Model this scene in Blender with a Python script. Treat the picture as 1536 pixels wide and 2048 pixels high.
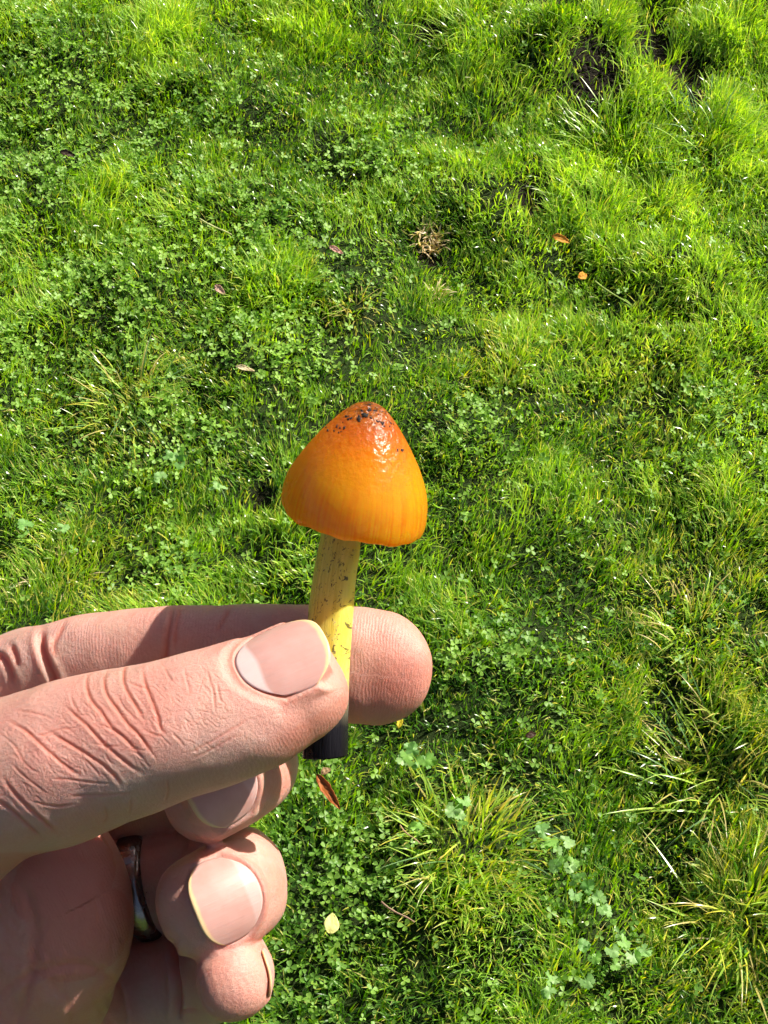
import bpy, math, random
import numpy as np
from mathutils import Vector, Matrix

rng = np.random.default_rng(7)
random.seed(7)

# ------------------------------------------------------------------ camera
W, H = 1536.0, 2048.0
FPX = 3080.0                 # focal length in photo pixels (phone, 2x lens)
PITCH = 53.0                 # degrees below the horizon
CAM_H = 1.45
scene = bpy.context.scene
for o in list(bpy.data.objects):
    bpy.data.objects.remove(o)
COL = scene.collection
cam_d = bpy.data.cameras.new('camera')
cam = bpy.data.objects.new('camera', cam_d)
COL.objects.link(cam)
cam.location = (0, 0, CAM_H)
cam.rotation_euler = (math.radians(90 - PITCH), 0, 0)
cam_d.sensor_fit = 'VERTICAL'
cam_d.sensor_height = 24.0
cam_d.lens = 24.0 * FPX / H
cam_d.clip_start = 0.01
cam_d.clip_end = 2000
scene.camera = cam
scene.render.resolution_x, scene.render.resolution_y = 768, 1024

RC = np.array(Matrix.Rotation(math.radians(90 - PITCH), 3, 'X'))
LC = np.array([0, 0, CAM_H])

# ------------------------------------------------------------------ light
SUN_CAM = np.array([0.65, 0.71, 0.28])          # towards the sun, seen from the camera: right, up, a little behind
sw = RC @ (SUN_CAM / np.linalg.norm(SUN_CAM))
SUN_EL = math.asin(sw[2]); SUN_AZ = math.atan2(sw[0], sw[1])
world = bpy.data.worlds.new('World'); scene.world = world; world.use_nodes = True
nt = world.node_tree; nt.nodes.clear()
sky = nt.nodes.new('ShaderNodeTexSky'); sky.sky_type = 'NISHITA'; sky.sun_disc = False
sky.air_density = 0.8; sky.dust_density = 3.0; sky.ozone_density = 0.6
sky.sun_elevation = SUN_EL; sky.sun_rotation = SUN_AZ
bg = nt.nodes.new('ShaderNodeBackground'); bg.inputs['Strength'].default_value = 0.05
wo = nt.nodes.new('ShaderNodeOutputWorld')
nt.links.new(sky.outputs[0], bg.inputs[0]); nt.links.new(bg.outputs[0], wo.inputs[0])
sun_d = bpy.data.lights.new('sun', 'SUN'); sun_d.energy = 5.0; sun_d.angle = math.radians(0.55)
sun_d.color = (1.0, 0.93, 0.82)
sun = bpy.data.objects.new('sun', sun_d); COL.objects.link(sun)
sun.rotation_euler = Vector(sw).to_track_quat('Z', 'Y').to_euler()
sun.location = (1, 1, 4)
scene.view_settings.view_transform = 'Standard'
scene.view_settings.look = 'None'
scene.view_settings.exposure = 1.2
scene.view_settings.gamma = 1.0
scene.view_settings.use_curve_mapping = False
cy = scene.cycles
cy.use_adaptive_sampling = True; cy.adaptive_threshold = 0.035; cy.adaptive_min_samples = 12
cy.max_bounces = 6; cy.diffuse_bounces = 3; cy.glossy_bounces = 2; cy.transmission_bounces = 3; cy.transparent_max_bounces = 4
cy.caustics_reflective = False; cy.caustics_refractive = False

# ------------------------------------------------------------------ helpers
def cm(px, py, D):
    """photo pixel + distance (mm) -> camera space, mm"""
    return np.array([(px - W / 2) * D / FPX, -(py - H / 2) * D / FPX, -D])
def c2w(p):
    return (np.asarray(p) / 1000.0) @ RC.T + LC
def c2w_dir(v):
    return np.asarray(v) @ RC.T
def w2px(p):
    q = (np.asarray(p) - LC) @ RC
    return W / 2 + q[:, 0] / -q[:, 2] * FPX, H / 2 - q[:, 1] / -q[:, 2] * FPX
def norm(v):
    v = np.asarray(v, float)
    return v / np.maximum(np.linalg.norm(v, axis=-1, keepdims=True), 1e-12)
def sstep(a, b, x):
    t = np.clip((x - a) / (b - a), 0, 1); return t * t * (3 - 2 * t)

_tab = np.random.default_rng(3).random((8, 256, 256))
def vn(x, y, s, k=0):
    """value noise in 0..1"""
    x = np.asarray(x) / s + 37.3; y = np.asarray(y) / s + 91.7
    xi = np.floor(x).astype(int); yi = np.floor(y).astype(int)
    fx = x - xi; fy = y - yi
    fx = fx * fx * (3 - 2 * fx); fy = fy * fy * (3 - 2 * fy)
    t = _tab[k % 8]
    a = t[xi % 256, yi % 256]; b = t[(xi + 1) % 256, yi % 256]
    c = t[xi % 256, (yi + 1) % 256]; d = t[(xi + 1) % 256, (yi + 1) % 256]
    return (a * (1 - fx) + b * fx) * (1 - fy) + (c * (1 - fx) + d * fx) * fy

def mesh_np(name, verts, faces_flat, counts, smooth=True):
    me = bpy.data.meshes.new(name)
    verts = np.asarray(verts, np.float32)
    counts = np.asarray(counts, np.int32); ff = np.asarray(faces_flat, np.int32)
    me.vertices.add(len(verts)); me.vertices.foreach_set('co', verts.ravel())
    me.loops.add(len(ff)); me.loops.foreach_set('vertex_index', ff)
    st = np.zeros(len(counts), np.int32); st[1:] = np.cumsum(counts)[:-1]
    me.polygons.add(len(counts)); me.polygons.foreach_set('loop_start', st)
    try: me.polygons.foreach_set('loop_total', counts)
    except Exception: pass
    if smooth: me.polygons.foreach_set('use_smooth', np.ones(len(counts), bool))
    me.update(calc_edges=True)
    return me
def mesh_list(name, verts, faces, smooth=True):
    return mesh_np(name, verts, [i for f in faces for i in f], [len(f) for f in faces], smooth)
def set_col(me, name, rgb):
    a = me.color_attributes.new(name, 'FLOAT_COLOR', 'POINT')
    c = np.ones((len(me.vertices), 4), np.float32); c[:, :3] = rgb
    a.data.foreach_set('color', c.ravel())
def set_f(me, name, v):
    a = me.attributes.new(name, 'FLOAT', 'POINT'); a.data.foreach_set('value', np.asarray(v, np.float32).ravel())
def set_v(me, name, v):
    a = me.attributes.new(name, 'FLOAT_VECTOR', 'POINT'); a.data.foreach_set('vector', np.asarray(v, np.float32).ravel())
def link(name, me, mat=None, parent=None):
    o = bpy.data.objects.new(name, me); COL.objects.link(o)
    if mat is not None: me.materials.append(mat)
    if parent is not None: o.parent = parent
    return o
def tag(o, label, cat=None, group=None, kind=None):
    if label: o['label'] = label
    if cat: o['category'] = cat
    if group: o['group'] = group
    if kind: o['kind'] = kind
    return o
def empty(name, loc):
    o = bpy.data.objects.new(name, None); COL.objects.link(o); o.location = loc; o.empty_display_size = 0.01
    return o

class NT:
    """tiny node-tree helper"""
    def __init__(s, name):
        s.m = bpy.data.materials.new(name); s.m.use_nodes = True
        s.t = s.m.node_tree; s.t.nodes.clear()
        s.out = s.t.nodes.new('ShaderNodeOutputMaterial')
    def n(s, typ, ins=None, **kw):
        nd = s.t.nodes.new(typ)
        for k, v in kw.items(): setattr(nd, k, v)
        for k, v in (ins or {}).items():
            if hasattr(v, 'is_output') or isinstance(v, bpy.types.NodeSocket): s.t.links.new(v, nd.inputs[k])
            else: nd.inputs[k].default_value = v
        return nd
    def math(s, op, a, b=0.0, c=None, clamp=False):
        ins = {0: a, 1: b}
        if c is not None: ins[2] = c
        return s.n('ShaderNodeMath', ins, operation=op, use_clamp=clamp).outputs[0]
    def mix(s, f, a, b, blend='MIX'):
        nd = s.n('ShaderNodeMix', data_type='RGBA', blend_type=blend)
        for k, v in ((0, f), (6, a), (7, b)):
            if isinstance(v, bpy.types.NodeSocket): s.t.links.new(v, nd.inputs[k])
            else: nd.inputs[k].default_value = (*v, 1) if isinstance(v, tuple) and len(v) == 3 else v
        return nd.outputs[2]
    def attr(s, name): return s.n('ShaderNodeAttribute', attribute_name=name)
    def ramp(s, f, stops):
        nd = s.n('ShaderNodeValToRGB', {0: f}); e = nd.color_ramp.elements
        while len(e) < len(stops): e.new(0.5)
        for i, (p, c) in enumerate(stops): e[i].position = p; e[i].color = (*c, 1)
        return nd.outputs[0]
    def mr(s, v, a, b, c=0.0, d=1.0):
        return s.n('ShaderNodeMapRange', {0: v, 1: a, 2: b, 3: c, 4: d}, clamp=True).outputs[0]
    def surf(s, sh): s.t.links.new(sh, s.out.inputs[0]); return s.m

# ------------------------------------------------------------------ materials
def mat_leaf(name, rough=0.42, trans=0.45, spec=0.5):
    N = NT(name)
    c = N.attr('col').outputs['Color']
    ct = N.mix(1.0, c, (1.0, 1.0, 0.6), 'MULTIPLY')
    hs = N.n('ShaderNodeHueSaturation', {'Saturation': 1.08, 'Value': 1.95, 'Color': ct}).outputs[0]
    p = N.n('ShaderNodeBsdfPrincipled', {'Base Color': c, 'Roughness': rough, 'Specular IOR Level': spec})
    t = N.n('ShaderNodeBsdfTranslucent', {'Color': hs})
    m = N.n('ShaderNodeMixShader', {0: trans, 1: p.outputs[0], 2: t.outputs[0]})
    return N.surf(m.outputs[0])
M_GRASS = mat_leaf('grass_blade', 0.24, 0.40, 0.5)
M_CLOVER = mat_leaf('clover_leaf', 0.5, 0.38, 0.35)
M_DRYLEAF = mat_leaf('dry_leaf', 0.6, 0.25, 0.2)

def mat_soil():
    N = NT('soil')
    co = N.n('ShaderNodeTexCoord').outputs['Object']
    n1 = N.n('ShaderNodeTexNoise', {'Vector': co, 'Scale': 260.0, 'Detail': 6.0, 'Roughness': 0.7}).outputs[0]
    n2 = N.n('ShaderNodeTexNoise', {'Vector': co, 'Scale': 14.0, 'Detail': 4.0}).outputs[0]
    soil = N.ramp(n1, [(0.3, (0.004, 0.003, 0.002)), (0.55, (0.011, 0.008, 0.005)), (0.75, (0.03, 0.02, 0.012))])
    thatch = N.ramp(n1, [(0.3, (0.008, 0.014, 0.003)), (0.6, (0.02, 0.04, 0.006)), (0.8, (0.06, 0.075, 0.02))])
    f = N.math('MULTIPLY', N.attr('grassy').outputs['Fac'], N.mr(n2, 0.3, 0.55, 0.6, 1.0))
    c = N.mix(f, soil, thatch)
    far = N.ramp(n1, [(0.3, (0.02, 0.045, 0.006)), (0.5, (0.06, 0.11, 0.015)), (0.7, (0.14, 0.21, 0.035))])
    c = N.mix(N.attr('far').outputs['Fac'], c, far)
    b = N.n('ShaderNodeBump', {'Height': n1, 'Strength': 0.8, 'Distance': 0.004})
    p = N.n('ShaderNodeBsdfPrincipled', {'Base Color': c, 'Roughness': 0.85, 'Specular IOR Level': 0.12, 'Normal': b.outputs[0]})
    return N.surf(p.outputs[0])
M_SOIL = mat_soil()

def mat_skin():
    N = NT('skin')
    uv = N.attr('fuv').outputs['Vector']            # mm along the finger, mm around it, 0
    red = N.attr('red').outputs['Fac']
    pal = N.attr('palmar').outputs['Fac']
    co = N.n('ShaderNodeTexCoord').outputs['Object']
    n1 = N.n('ShaderNodeTexNoise', {'Vector': co, 'Scale': 130.0, 'Detail': 4.0, 'Roughness': 0.6}).outputs[0]
    n2 = N.n('ShaderNodeTexNoise', {'Vector': co, 'Scale': 1100.0, 'Detail': 6.0, 'Roughness': 0.7}).outputs[0]
    n0 = N.n('ShaderNodeTexNoise', {'Vector': co, 'Scale': 55.0, 'Detail': 3.0}).outputs[0]
    base = N.mix(N.mr(n1, 0.32, 0.68), (0.420, 0.265, 0.212), (0.47, 0.235, 0.200))
    base = N.mix(N.math('MULTIPLY', N.mr(n0, 0.45, 0.66), 0.6), base, (0.50, 0.205, 0.165))
    base = N.mix(N.math('MULTIPLY', N.mr(n2, 0.45, 0.75), 0.35), base, (0.56, 0.37, 0.295))
    base = N.mix(N.math('MULTIPLY', red, 0.75, clamp=True), base, (0.43, 0.115, 0.072))
    # ridges on the palmar skin, leather cells on the back
    dn = N.n('ShaderNodeTexNoise', {'Vector': uv, 'Scale': 0.16, 'Detail': 2.0}).outputs[0]
    sx = N.n('ShaderNodeSeparateXYZ', {0: uv})
    ph = N.math('ADD', N.math('MULTIPLY', sx.outputs[0], 11.5), N.math('MULTIPLY', dn, 24.0))
    ridge = N.math('MULTIPLY', N.math('SINE', ph), pal)
    vor = N.n('ShaderNodeTexVoronoi', {'Vector': N.n('ShaderNodeVectorMath', {0: uv, 1: (0.9, 0.6, 1.0)}, operation='MULTIPLY').outputs[0], 'Scale': 1.6}, feature='DISTANCE_TO_EDGE').outputs['Distance']
    cells = N.math('MULTIPLY', N.mr(vor, 0.0, 0.16), N.math('SUBTRACT', 1.0, pal))
    hgt = N.math('ADD', N.math('MULTIPLY', ridge, N.mr(n1, 0.35, 0.6, 0.02, 0.085)), N.math('ADD', N.math('MULTIPLY', cells, 0.13), N.math('MULTIPLY', n2, 1.0)))
    bmp = N.n('ShaderNodeBump', {'Height': hgt, 'Strength': 0.85, 'Distance': 0.00022})
    rough = N.mr(n2, 0.3, 0.7, 0.40, 0.60)
    p = N.n('ShaderNodeBsdfPrincipled', {'Base Color': base, 'Roughness': rough, 'Specular IOR Level': 0.36,
            'Subsurface Weight': 0.4, 'Subsurface Radius': (1.0, 0.30, 0.16), 'Subsurface Scale': 0.003, 'Normal': bmp.outputs[0]})
    p.subsurface_method = 'BURLEY'
    return N.surf(p.outputs[0])
M_SKIN = mat_skin()

def mat_nail():
    N = NT('nail')
    v = N.attr('nv').outputs['Fac']; u = N.attr('nu').outputs['Fac']      # v: 0 cuticle .. 1 free edge
    co = N.n('ShaderNodeTexCoord').outputs['Object']
    n1 = N.n('ShaderNodeTexNoise', {'Vector': co, 'Scale': 300.0, 'Detail': 3.0}).outputs[0]
    lun = N.math('SUBTRACT', v, N.math('MULTIPLY', N.math('MULTIPLY', u, u), -0.30))
    c = N.mix(N.mr(n1, 0.3, 0.7), (0.42, 0.225, 0.195), (0.46, 0.262, 0.23))
    c = N.mix(N.math('MULTIPLY', N.mr(lun, 0.20, 0.25, 1.0, 0.0), N.attr('lun').outputs['Fac']), c, (0.56, 0.42, 0.40))
    edge = N.math('ADD', v, N.math('MULTIPLY', N.math('SUBTRACT', n1, 0.5), 0.05))
    c = N.mix(N.mr(edge, 0.92, 0.955), c, (0.55, 0.39, 0.21))
    gr = N.n('ShaderNodeTexNoise', {'Vector': N.n('ShaderNodeCombineXYZ', {0: N.math('MULTIPLY', u, 14.0), 1: v}).outputs[0], 'Scale': 1.0, 'Detail': 3.0}).outputs[0]
    b = N.n('ShaderNodeBump', {'Height': gr, 'Strength': 0.25, 'Distance': 0.0002})
    p = N.n('ShaderNodeBsdfPrincipled', {'Base Color': c, 'Roughness': 0.42, 'Specular IOR Level': 0.28, 'Subsurface Weight': 0.25,
            'Subsurface Radius': (1.0, 0.4, 0.3), 'Subsurface Scale': 0.0012, 'Normal': b.outputs[0]})
    return N.surf(p.outputs[0])
M_NAIL = mat_nail()

def mat_metal():
    N = NT('ring_metal')
    co = N.n('ShaderNodeTexCoord').outputs['Object']
    n1 = N.n('ShaderNodeTexNoise', {'Vector': co, 'Scale': 400.0, 'Detail': 4.0}).outputs[0]
    b = N.n('ShaderNodeBump', {'Height': n1, 'Strength': 0.25, 'Distance': 0.0002})
    p = N.n('ShaderNodeBsdfPrincipled', {'Base Color': (0.26, 0.23, 0.22, 1), 'Metallic': 1.0, 'Roughness': N.mr(n1, 0.3, 0.7, 0.16, 0.34), 'Normal': b.outputs[0]})
    return N.surf(p.outputs[0])
M_METAL = mat_metal()

def mat_cap():
    N = NT('mushroom_cap')
    h = N.attr('h').outputs['Fac']        # 0 rim .. 1 apex
    ang = N.attr('ang').outputs['Fac']
    co = N.n('ShaderNodeTexCoord').outputs['Object']
    n1 = N.n('ShaderNodeTexNoise', {'Vector': co, 'Scale': 170.0, 'Detail': 5.0, 'Roughness': 0.65}).outputs[0]
    n2 = N.n('ShaderNodeTexNoise', {'Vector': co, 'Scale': 900.0, 'Detail': 4.0}).outputs[0]
    st = N.n('ShaderNodeTexNoise', {'Vector': N.n('ShaderNodeCombineXYZ', {0: N.math('MULTIPLY', ang, 24.0), 1: N.math('MULTIPLY', h, 1.3)}).outputs[0], 'Scale': 1.0, 'Detail': 4.0}).outputs[0]
    hh = N.math('ADD', h, N.math('MULTIPLY', N.math('SUBTRACT', n1, 0.5), 0.22))
    c = N.ramp(hh, [(0.0, (0.74, 0.400, 0.014)), (0.36, (0.74, 0.375, 0.011)), (0.62, (0.68, 0.230, 0.010)), (0.80, (0.50, 0.115, 0.016)), (0.95, (0.36, 0.12, 0.030))])
    stripe = N.math('MULTIPLY', N.mr(st, 0.42, 0.62), N.mr(h, 0.05, 0.55, 0.85, 0.0))
    c = N.mix(stripe, c, (0.70, 0.19, 0.005))
    nb = N.n('ShaderNodeTexNoise', {'Vector': co, 'Scale': 380.0, 'Detail': 5.0, 'Roughness': 0.7, 'Distortion': 0.6}).outputs[0]
    dark = N.math('MULTIPLY', N.mr(nb, 0.515, 0.565), N.mr(h, 0.84, 0.95))
    c = N.mix(dark, c, (0.03, 0.014, 0.008))
    crk = N.n('ShaderNodeTexVoronoi', {'Vector': co, 'Scale': 620.0, 'Randomness': 1.0}, feature='DISTANCE_TO_EDGE').outputs['Distance']
    top = N.mr(N.math('ADD', h, N.math('MULTIPLY', N.math('SUBTRACT', n1, 0.5), 0.5)), 0.86, 0.97)
    c = N.mix(N.math('MULTIPLY', N.mr(crk, 0.0, 0.10, 0.8, 0.0), top), c, (0.03, 0.014, 0.010))
    gl = N.math('ADD', N.math('ADD', N.math('MULTIPLY', n2, 0.9), N.math('MULTIPLY', n1, 0.16)), N.math('MULTIPLY', N.math('MULTIPLY', crk, top), 1.6))
    b = N.n('ShaderNodeBump', {'Height': gl, 'Strength': N.mr(h, 0.25, 0.9, 0.10, 0.9), 'Distance': 0.0006})
    p = N.n('ShaderNodeBsdfPrincipled', {'Base Color': c, 'Roughness': N.mr(n1, 0.35, 0.65, 0.18, 0.34), 'Specular IOR Level': 0.5,
        'Subsurface Weight': 0.8, 'Subsurface Radius': (1.0, 0.40, 0.05), 'Subsurface Scale': 0.008, 'Normal': b.outputs[0]})
    t = N.n('ShaderNodeBsdfTranslucent', {'Color': N.mix(0.5, c, (0.95, 0.56, 0.03))})
    return N.surf(N.n('ShaderNodeMixShader', {0: 0.52, 1: p.outputs[0], 2: t.outputs[0]}).outputs[0])
M_CAP = mat_cap()

def mat_stem():
    N = NT('mushroom_stem')
    h = N.attr('h').outputs['Fac']; ang = N.attr('ang').outputs['Fac']     # h: 0 cut base .. 1 cap
    v = N.n('ShaderNodeCombineXYZ', {0: N.math('MULTIPLY', ang, 18.0), 1: N.math('MULTIPLY', h, 4.0)}).outputs[0]
    st = N.n('ShaderNodeTexNoise', {'Vector': v, 'Scale': 1.0, 'Detail': 4.0, 'Roughness': 0.6}).outputs[0]
    v2 = N.n('ShaderNodeCombineXYZ', {0: N.math('MULTIPLY', ang, 7.0), 1: N.math('MULTIPLY', h, 15.0)}).outputs[0]
    sp = N.n('ShaderNodeTexNoise', {'Vector': v2, 'Scale': 1.6, 'Detail': 6.0, 'Roughness': 0.7, 'Distortion': 1.2}).outputs[0]
    c = N.mix(N.mr(st, 0.35, 0.65), (0.54, 0.45, 0.055), (0.66, 0.57, 0.10))
    hn = N.math('ADD', h, N.math('MULTIPLY', N.math('SUBTRACT', st, 0.5), 0.10))
    lowc = N.ramp(hn, [(0.0, (0.006, 0.005, 0.006)), (0.14, (0.010, 0.009, 0.011)), (0.22, (0.10, 0.085, 0.06)), (0.34, (0.42, 0.35, 0.14))])
    c = N.mix(N.mr(hn, 0.30, 0.46, 1.0, 0.0), c, lowc)
    speck = N.math('MULTIPLY', N.mr(sp, 0.565, 0.61), N.mr(h, 0.36, 0.42))
    c = N.mix(N.math('MULTIPLY', speck, 0.85), c, (0.035, 0.02, 0.008))
    b = N.n('ShaderNodeBump', {'Height': N.math('SUBTRACT', st, N.math('MULTIPLY', speck, 0.3)), 'Strength': 0.5, 'Distance': 0.0005})
    p = N.n('ShaderNodeBsdfPrincipled', {'Base Color': c, 'Roughness': N.mr(hn, 0.15, 0.3, 0.10, 0.42), 'Specular IOR Level': N.mr(hn, 0.15, 0.3, 0.15, 0.45),
        'Subsurface Weight': N.mr(hn, 0.2, 0.45, 0.0, 0.85), 'Subsurface Radius': (1.0, 0.8, 0.3), 'Subsurface Scale': 0.006, 'Normal': b.outputs[0]})
    return N.surf(p.outputs[0])
M_STEM = mat_stem()

def mat_simple(name, col, rough=0.6, var=0.3, scale=400.0):
    N = NT(name)
    co = N.n('ShaderNodeTexCoord').outputs['Object']
    n1 = N.n('ShaderNodeTexNoise', {'Vector': co, 'Scale': scale, 'Detail': 4.0}).outputs[0]
    d = tuple(c * (1 - var) for c in col); l = tuple(min(1, c * (1 + var)) for c in col)
    b = N.n('ShaderNodeBump', {'Height': n1, 'Strength': 0.4, 'Distance': 0.0005})
    p = N.n('ShaderNodeBsdfPrincipled', {'Base Color': N.mix(N.mr(n1, 0.3, 0.7), d, l), 'Roughness': rough, 'Normal': b.outputs[0]})
    return N.surf(p.outputs[0])
M_DIRT = mat_simple('dirt_speck', (0.008, 0.005, 0.003), 0.9)
def mat_gill():
    N = NT('gill')
    p = N.n('ShaderNodeBsdfPrincipled', {'Base Color': (0.70, 0.46, 0.09, 1), 'Roughness': 0.6})
    t = N.n('ShaderNodeBsdfTranslucent', {'Color': (0.85, 0.58, 0.10, 1)})
    return N.surf(N.n('ShaderNodeMixShader', {0: 0.6, 1: p.outputs[0], 2: t.outputs[0]}).outputs[0])
M_GILL = mat_gill()

# ------------------------------------------------------------------ ground relief
def zg(x, y):
    x = np.asarray(x, float); y = np.asarray(y, float)
    n = 0.060 * (vn(x, y, 0.40, 0) - 0.5) + 0.050 * (vn(x, y, 0.16, 1) - 0.5) + 0.022 * (vn(x, y, 0.07, 2) - 0.5)
    return n - 0.014 * SOILMASK(x, y)
def G0(px, py):
    d = RC @ np.array([(px - W / 2) / FPX, -(py - H / 2) / FPX, -1.0])
    return d
def G(px, py, lift=0.0):
    """photo pixel -> point on the lawn"""
    d = G0(px, py); z = 0.0
    for _ in range(8):
        t = (z - CAM_H) / d[2]; p = LC + d * t
        z = float(zg(p[0], p[1])) + lift
    return p
def g_flat(px, py):
    d = G0(px, py); p = LC + d * (-CAM_H / d[2]); return p[:2], -CAM_H / d[2]
def blobs(lst):
    """soft blobs given as photo pixels (centre, radius)"""
    out = []
    for px, py, r in lst:
        c, t = g_flat(px, py); out.append((c[0], c[1], r * t / FPX))
    def f(x, y):
        m = np.zeros(np.broadcast(x, y).shape)
        for cx, cy, r in out:
            m = np.maximum(m, np.exp(-((x - cx) ** 2 + ((y - cy) * 0.75) ** 2) / (r * r)))
        return m
    return f
SOILMASK = blobs([(1110, 0, 85), (1185, 165, 75), (1300, 100, 58), (1375, 160, 66), (1390, 215, 42), (860, 492, 22), (860, 60, 42), (520, 990, 26), (1060, 400, 40)])
CLOVER = blobs([(120, 180, 170), (60, 420, 150), (300, 560, 170), (520, 470, 130), (640, 520, 110), (280, 300, 150), (90, 640, 150), (560, 690, 120),
                (680, 1780, 110), (650, 1660, 80), (760, 330, 100), (330, 840, 80), (1000, 1330, 90), (1160, 1850, 90), (620, 1980, 100), (960, 840, 55), (1420, 840, 90), (330, 1130, 70)])
LONG = blobs([(950, 30, 110), (1170, 70, 110), (1000, 180, 110), (1250, 330, 170), (1480, 60, 120), (1440, 260, 120), (560, 560, 70), (330, 60, 80), (200, 380, 70), (620, 20, 120), (1500, 1800, 130), (1460, 1480, 90)])
STRAW = blobs([(1450, 1450, 220), (1480, 1850, 200), (1380, 1180, 160), (250, 780, 130), (200, 1160, 110), (940, 1700, 140), (1300, 780, 120), (700, 620, 60), (1000, 720, 90)])

def build_ground():
    # one sheet: fine near the camera's view, coarse to the horizon
    ax = np.concatenate([[-900, -300, -100, -30, -10, -4, -2.2], np.linspace(-1.5, 1.5, 181), [2.2, 4, 10, 30, 100, 300, 900]])
    ay = np.concatenate([[-900, -300, -100, -30, -10, -4, -1.5, -0.6], np.linspace(0.0, 3.2, 193), [4.2, 7, 12, 30, 100, 300, 900]])
    X, Y = np.meshgrid(ax, ay, indexing='ij')
    Z = zg(X, Y)
    far = sstep(2.0, 6.0, np.hypot(X, Y - 1.5)); Z = Z * (1 - far)
    nx, ny = X.shape
    i = np.arange(nx * ny).reshape(nx, ny)
    q = np.stack([i[:-1, :-1], i[1:, :-1], i[1:, 1:], i[:-1, 1:]], -1).reshape(-1, 4)
    V = np.stack([X, Y, Z], -1).reshape(-1, 3)
    me = mesh_np('lawn_ground', V, q.ravel(), np.full(len(q), 4))
    set_f(me, 'grassy', np.clip(1 - 1.6 * SOILMASK(V[:, 0], V[:, 1]), 0, 1))
    fp = np.array([g_flat(x, y)[0] for x, y in ((-230, 2260), (1766, 2260), (1766, -170), (-230, -170))]); dd = np.zeros(len(V))
    for k in range(4):
        a, b = fp[k], fp[(k + 1) % 4]; e = (b - a) / np.hypot(*(b - a))
        dd = np.maximum(dd, -(e[0] * (V[:, 1] - a[1]) - e[1] * (V[:, 0] - a[0])))
    set_f(me, 'far', sstep(-0.02, 0.30, dd))
    o = link('lawn_ground', me, M_SOIL); tag(o, 'dark soil ground under the lawn grass', 'ground', kind='structure')
build_ground()

# ------------------------------------------------------------------ hand (left hand, thumb and index pinching the stem)
def catmull(P, n):
    P = np.asarray(P, float); m = len(P)
    Q = np.vstack([2 * P[0] - P[1], P, 2 * P[-1] - P[-2]])
    out = []
    for k in range(m - 1):
        p0, p1, p2, p3 = Q[k], Q[k + 1], Q[k + 2], Q[k + 3]
        for t in np.linspace(0, 1, n, endpoint=False):
            out.append(0.5 * ((2 * p1) + (p2 - p0) * t + (2 * p0 - 5 * p1 + 4 * p2 - p3) * t * t + (3 * p1 - p0 - 3 * p2 + p3) * t ** 3))
    out.append(P[-1]); return np.array(out)

class Tube:
    """finger: stations (px, py, D, half-width px, thickness ratio, dorsal vector), rounded tip"""
    def __init__(s, name, st, tip, nseg=56, sub=9, dors=1.0, palm=1.0):
        s.name = name
        C = np.array([cm(a[0], a[1], a[2]) for a in st])
        A = np.array([a[3] * a[2] / FPX for a in st]); B = A * np.array([a[4] for a in st])
        N = norm(np.array([a[5] for a in st], float))
        D = catmull(np.hstack([C, A[:, None], B[:, None], N]), sub)
        C, A, B, N = D[:, :3], D[:, 3], D[:, 4], norm(D[:, 5:8])
        T = norm(np.gradient(C, axis=0))
        # tip: continue along the last tangent
        k = 14; L = tip * st[-1][2] / FPX
        ph = np.linspace(0, math.pi / 2, k + 1)[1:]
        drop = 0.18 * B[-1] * (np.sin(ph) ** 2)
        C2 = C[-1] + np.outer(np.sin(ph) * L, T[-1]) - np.outer(drop, N[-1])
        rr = np.maximum(np.cos(ph), 0.02) ** 0.86
        C = np.vstack([C, C2]); A = np.concatenate([A, A[-1] * rr]); B = np.concatenate([B, B[-1] * rr])
        N = np.vstack([N, np.repeat(N[-1:], k, 0)]); T = np.vstack([T, np.repeat(T[-1:], k, 0)])
        N = norm(N - (N * T).sum(1, keepdims=True) * T); Bv = np.cross(T, N)
        s.C, s.A, s.B, s.N, s.T, s.Bv = C, A, B, N, T, Bv
        s.S = np.concatenate([[0], np.cumsum(np.linalg.norm(np.diff(C, axis=0), axis=1))])
        s.dors, s.palm = dors, palm
        s.nbody = len(D)
    def loft(s, nseg=56):
        th = np.linspace(0, 2 * math.pi, nseg, endpoint=False)
        e = 2 / 2.25
        cu = np.sign(np.sin(th)) * np.abs(np.sin(th)) ** e; cv = np.sign(np.cos(th)) * np.abs(np.cos(th)) ** e
        kv = np.where(cv > 0, s.dors, s.palm)
        V = s.C[:, None, :] + s.A[:, None, None] * cu[None, :, None] * s.Bv[:, None, :] + s.B[:, None, None] * (cv * kv)[None, :, None] * s.N[:, None, :]
        n = len(s.C); V = V.reshape(-1, 3)
        i = np.arange(n * nseg).reshape(n, nseg); j = np.roll(i, -1, 1)
        F = [tuple(f) for f in np.stack([i[:-1], i[1:], j[1:], j[:-1]], -1).reshape(-1, 4)]
        F.append(tuple(i[0])); F.append(tuple(i[-1][::-1]))
        return V, F

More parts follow.
